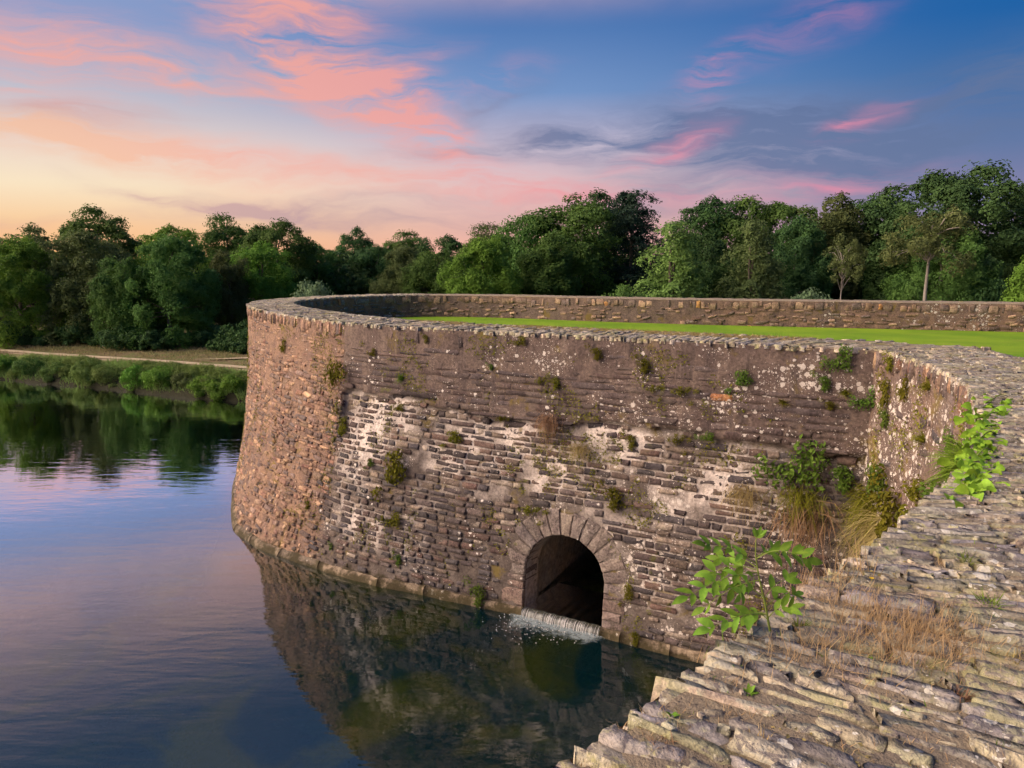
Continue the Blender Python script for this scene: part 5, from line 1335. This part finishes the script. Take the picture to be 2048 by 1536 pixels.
# ------------------------------------------------------------------ spill from the culvert
def clear_mat():
    m, nt = material('falling_water')
    gl = nt.n('ShaderNodeBsdfGlossy', inp={'Color': (0.9, 0.92, 0.95, 1), 'Roughness': 0.35}); tr = nt.n('ShaderNodeBsdfTransparent', inp={'Color': (0.8, 0.85, 0.85, 1)})
    df = nt.n('ShaderNodeBsdfDiffuse', inp={'Color': (0.75, 0.74, 0.74, 1)})
    mx = nt.n('ShaderNodeMixShader', inp={0: 0.06, 1: tr.outputs[0], 2: gl.outputs[0]}); m2 = nt.n('ShaderNodeMixShader', inp={0: 0.03, 1: mx.outputs[0], 2: df.outputs[0]})
    nt.L.new(m2.outputs[0], nt.n('ShaderNodeOutputMaterial').inputs[0]); return m
M_fall = clear_mat()
m, nt = material('white_water'); pos = nt.n('ShaderNodeNewGeometry').outputs['Position']
finish(nt, (0.55, 0.53, 0.52, 1), 0.5); M_white = m
spill = empty('culvert_spill', tuple(A(0, 0, 0.1))); tag(spill, 'low curtain of water falling over the culvert sill into the moat', 'waterfall')
us = np.linspace(-R_ARCH + .01, R_ARCH - .01, 60); pr = [(.165, -6.5), (.165, -1.0), (.163, -.2), (.158, -.02), (.14, .05), (.09, .095), (.03, .115), (-.02, .125)]
V = np.array([[A(u, v + 0.006 * sin(u * 31) * (w > -.3), w + 0.004 * sin(u * 57 + v * 8 + 3 * sin(u * 13)) * (w > 0)) for v, w in pr] for u in us])
me = mesh_np('pool_surface', V[:, :4].reshape(-1, 3), grid_faces(60, 4)); in_place(link('pool_surface', me, M_water), spill)
me = mesh_np('falling_sheet', V[:, 3:].reshape(-1, 3), grid_faces(60, 5)); in_place(link('falling_sheet', me, M_fall), spill)
mb = MB()
for k in range(46):
    u = rr.uniform(-R_ARCH + .03, R_ARCH - .03); ww = rr.uniform(.0025, .006)
    tube(mb, [A(u, .155, .0), A(u, .135, .06), A(u + rr.gauss(0, .004), .08, .108), A(u + rr.gauss(0, .006), rr.uniform(-.01, .03), .128)], [ww * .4, ww * .8, ww, ww * .7], 5)
o = in_place(mb.build('streaks', M_white), spill); o['kind'] = 'stuff'
def foam_mat():
    m, nt = material('foam')
    pos = nt.n('ShaderNodeNewGeometry').outputs['Position']; k = nt.n('ShaderNodeSeparateColor', inp={0: nt.n('ShaderNodeAttribute', attribute_name='scol').outputs['Color']}).outputs[0]
    n1 = nt.noise(pos, 9, 7, 0.7, 0.6)
    a = nt.mr(nt.math('ADD', nt.math('MULTIPLY', k, 0.75), nt.math('SUBTRACT', n1, 0.5)), 0.34, 0.95, 0.0, 0.75)
    df = nt.n('ShaderNodeBsdfDiffuse', inp={'Color': (0.32, 0.38, 0.40, 1)}); tr = nt.n('ShaderNodeBsdfTransparent')
    mx = nt.n('ShaderNodeMixShader', inp={0: a, 1: tr.outputs[0], 2: df.outputs[0]}); nt.L.new(mx.outputs[0], nt.n('ShaderNodeOutputMaterial').inputs[0]); return m
gu, gw = np.meshgrid(np.linspace(-1.15, 0.95, 50), np.linspace(0.05, 1.2, 34), indexing='ij'); V = np.array([[A(u, 0, w) for u, w in zip(a_, b_)] for a_, b_ in zip(gu, gw)])
V[..., 2] = 0.010 + 0.03 * fbm(V, 7) * np.exp(-gw * 3)
kk = np.clip(1.35 - gw / (0.55 + 0.35 * np.clip(-gu - .2, 0, 1)) * 0.95 - np.clip(np.abs(gu + .05) - .75, 0, 1) * 3, 0, 1)
kk[0] = kk[-1] = 0; kk[:, -1] = 0
foam = link('foam', mesh_np('foam', V.reshape(-1, 3), grid_faces(50, 34), True, {'scol': kk.ravel()}), foam_mat()); tag(foam, 'pale foam churned up below the culvert spill', 'foam', kind='stuff')
mb = MB()
for k in range(160):
    u = rr.gauss(-.35, .5); w = abs(rr.gauss(.12, .35)) + .12; sz = rr.uniform(.004, .013); c = A(u - w * .25, 0, w); c[2] = abs(rr.gauss(0.012, .02)) + .004
    V_, F_ = PROTO[k % 14]; mb.add(c + V_ * sz * np.array([1.6, 1, .8]), F_)
o = mb.build('spray_drops', M_white); tag(o, 'white droplets and bubbles around the culvert spill', 'spray', kind='stuff')

# ------------------------------------------------------------------ far bank vegetation
r = np.random.default_rng(9)
def bank_pt(i, d): q = bp[i] + bn[i] * d; return np.array([q[0], q[1], np.interp(d, [p_[0] for p_ in [(0.0, 0), (0.15, 0), (0.6, 0), (1.3, 0), (2.2, 0), (3.0, 0), (6, 0), (9, 0), (14, 0)]], [-.25, .12, .45, .75, .95, 1.02, 1.2, 1.3, 1.35])])
vis = np.where((bp[:, 0] > -46) & (bp[:, 0] < -8))[0]
def bank_blades(name, d0, d1, n, ln, wd, mat, label, spread=.25):
    mb = MB(); ii = r.choice(vis[:-1], n); f_ = r.random(n); dd = r.uniform(d0, d1, n)
    q = bp[ii] * (1 - f_)[:, None] + bp[ii + 1] * f_[:, None] + bn[ii] * dd[:, None]
    z_ = np.interp(dd, [0, .15, .6, 1.3, 2.2, 3.0, 6, 9, 14], [-.1, .12, .45, .75, .95, 1.02, 1.2, 1.3, 1.35])
    base = np.stack([q[:, 0], q[:, 1], z_ - .02], 1); k = fbm(base, 0.5); keep = k > 0.40; base = base[keep]; m_ = len(base)
    blades(mb, base, np.tile([0, 0, 1.0], (m_, 1)), r.uniform(ln * .45, ln, m_), wd, r, spread, .3, None, np.clip(fbm(base, .3) * 1.6 - .3 + r.normal(0, .15, m_), 0, 1))
    tag(mb.build(name, GM[mat], None, False), label, 'grass', kind='stuff')
bank_blades('bank_reeds', 0.05, 2.6, 30000, .62, .026, 'reed', 'rough green grass down the far bank to the water')
bank_blades('meadow_grass', 1.8, 3.3, 6500, .38, .022, 'field', 'pinkish seeding grass on the water side of the footpath')
bank_blades('verge_grass', 4.2, 9.5, 14000, .34, .024, 'field', 'dry brownish grass between footpath and trees')
mbv = MB(); vb = []
BB = [  # single bushes that stand out on the bank: share along the bank in x, size, leaf, label
 (-14.6, .45, .9, 'bright', 'bright green bush on the bank right at the bastion edge'), (-16.0, .5, .75, 'bright', 'low bright bush next to the bastion-edge bush'),
 (-18.9, .5, 1.0, 'bright', 'fullest bright green bush in the middle of the far bank'), (-20.1, .55, .95, 'bright', 'bright bush just left of the fullest one'), (-17.6, .7, .7, 'olive', 'olive bush between bare mud and the fullest bush'),
 (-22.3, .5, .85, 'pale', 'pale green bush on the bank below the drooping tree'), (-24.0, .6, .95, 'pale', 'broad pale green bush in the left half of the bank'), (-26.0, .55, .8, 'mid', 'green bush before the pale ones'),
 (-28.2, .6, .9, 'mid', 'green bush on the bank towards the picture edge'), (-30.5, .6, .95, 'bright', 'leafy bush on the bank at the picture edge')]
for x, d_, sz, leaf, lab in BB:
    i = int(np.argmin(np.abs(bp[:, 0] - x))); q = bank_pt(i, d_)
    e = tree('bank_bush', 'bush_b', q[0], q[1], q[2] - .25 + 1.2 * sz, leaf, lab, 'bush', 'bushes on the far bank', wide=1.05, z0=q[2] - .25)
me = PROT['bush_b'][0]; v = np.empty(len(me.vertices) * 3, np.float32); me.vertices.foreach_get('co', v); bv = v.reshape(-1, 4, 3)[::2].reshape(-1, 3)
for k in range(130):
    i = r.choice(vis); q = bank_pt(i, r.uniform(.05, 2.0)); s_ = r.uniform(.22, .5); v = bv * np.array([s_ * 1.2, s_ * 1.2, s_]); a = r.random() * 6.28; v[:, :2] = v[:, :2] @ np.array([[cos(a), -sin(a)], [sin(a), cos(a)]])
    kk = np.repeat(r.random(len(v) // 4), 4) * .6 + .4 * r.random(); mbv.add(v + q - np.array([0, 0, .12]), np.arange(len(v)).reshape(-1, 4), np.stack([kk] * 3, 1))
tag(mbv.build('bank_weeds', LM['pale'], None, False), 'low mixed weeds covering the far bank', 'weeds', kind='stuff')

# lawn blades near the walls and the dry strip along the inside of the coping
n = 26000; S_ = r.uniform(2.5, 17, n); d_, wm_ = across_bast(S_); P_, _, _ = BAST.at(S_); o_ = wm_ + np.abs(r.normal(0, 2.6, n)); q = P_ + d_ * o_[:, None]
mb = MB(); base = np.stack([q[:, 0], q[:, 1], np.full(n, Z_LAWN - .005)], 1); blades(mb, base, np.tile([0, 0, 1.0], (n, 1)), r.uniform(.02, .05, n), .012, r, .4, .3)
tag(mb.build('lawn_grass', GM['lawn'], None, False), 'blades of mown grass on the lawn inside the fort', 'grass', kind='stuff')
n = 22000; S_ = r.uniform(1.5, 10, n); d_, wm_ = across_bast(S_); P_, _, _ = BAST.at(S_); q = P_ + d_ * (wm_ * r.uniform(.6, 1.03, n))[:, None]; base = np.stack([q[:, 0], q[:, 1], np.full(n, T_TOP - .01)], 1); base = base[fbm(base, .8) > .44]; n = len(base)
mb = MB(); blades(mb, base, np.tile([0, 0, 1.0], (n, 1)), r.uniform(.03, .09, n), .009, r, .4, .3)
tag(mb.build('coping_grass', GM['straw'], None, False), 'dry grass growing on the bastion coping beside the lawn', 'grass', kind='stuff')
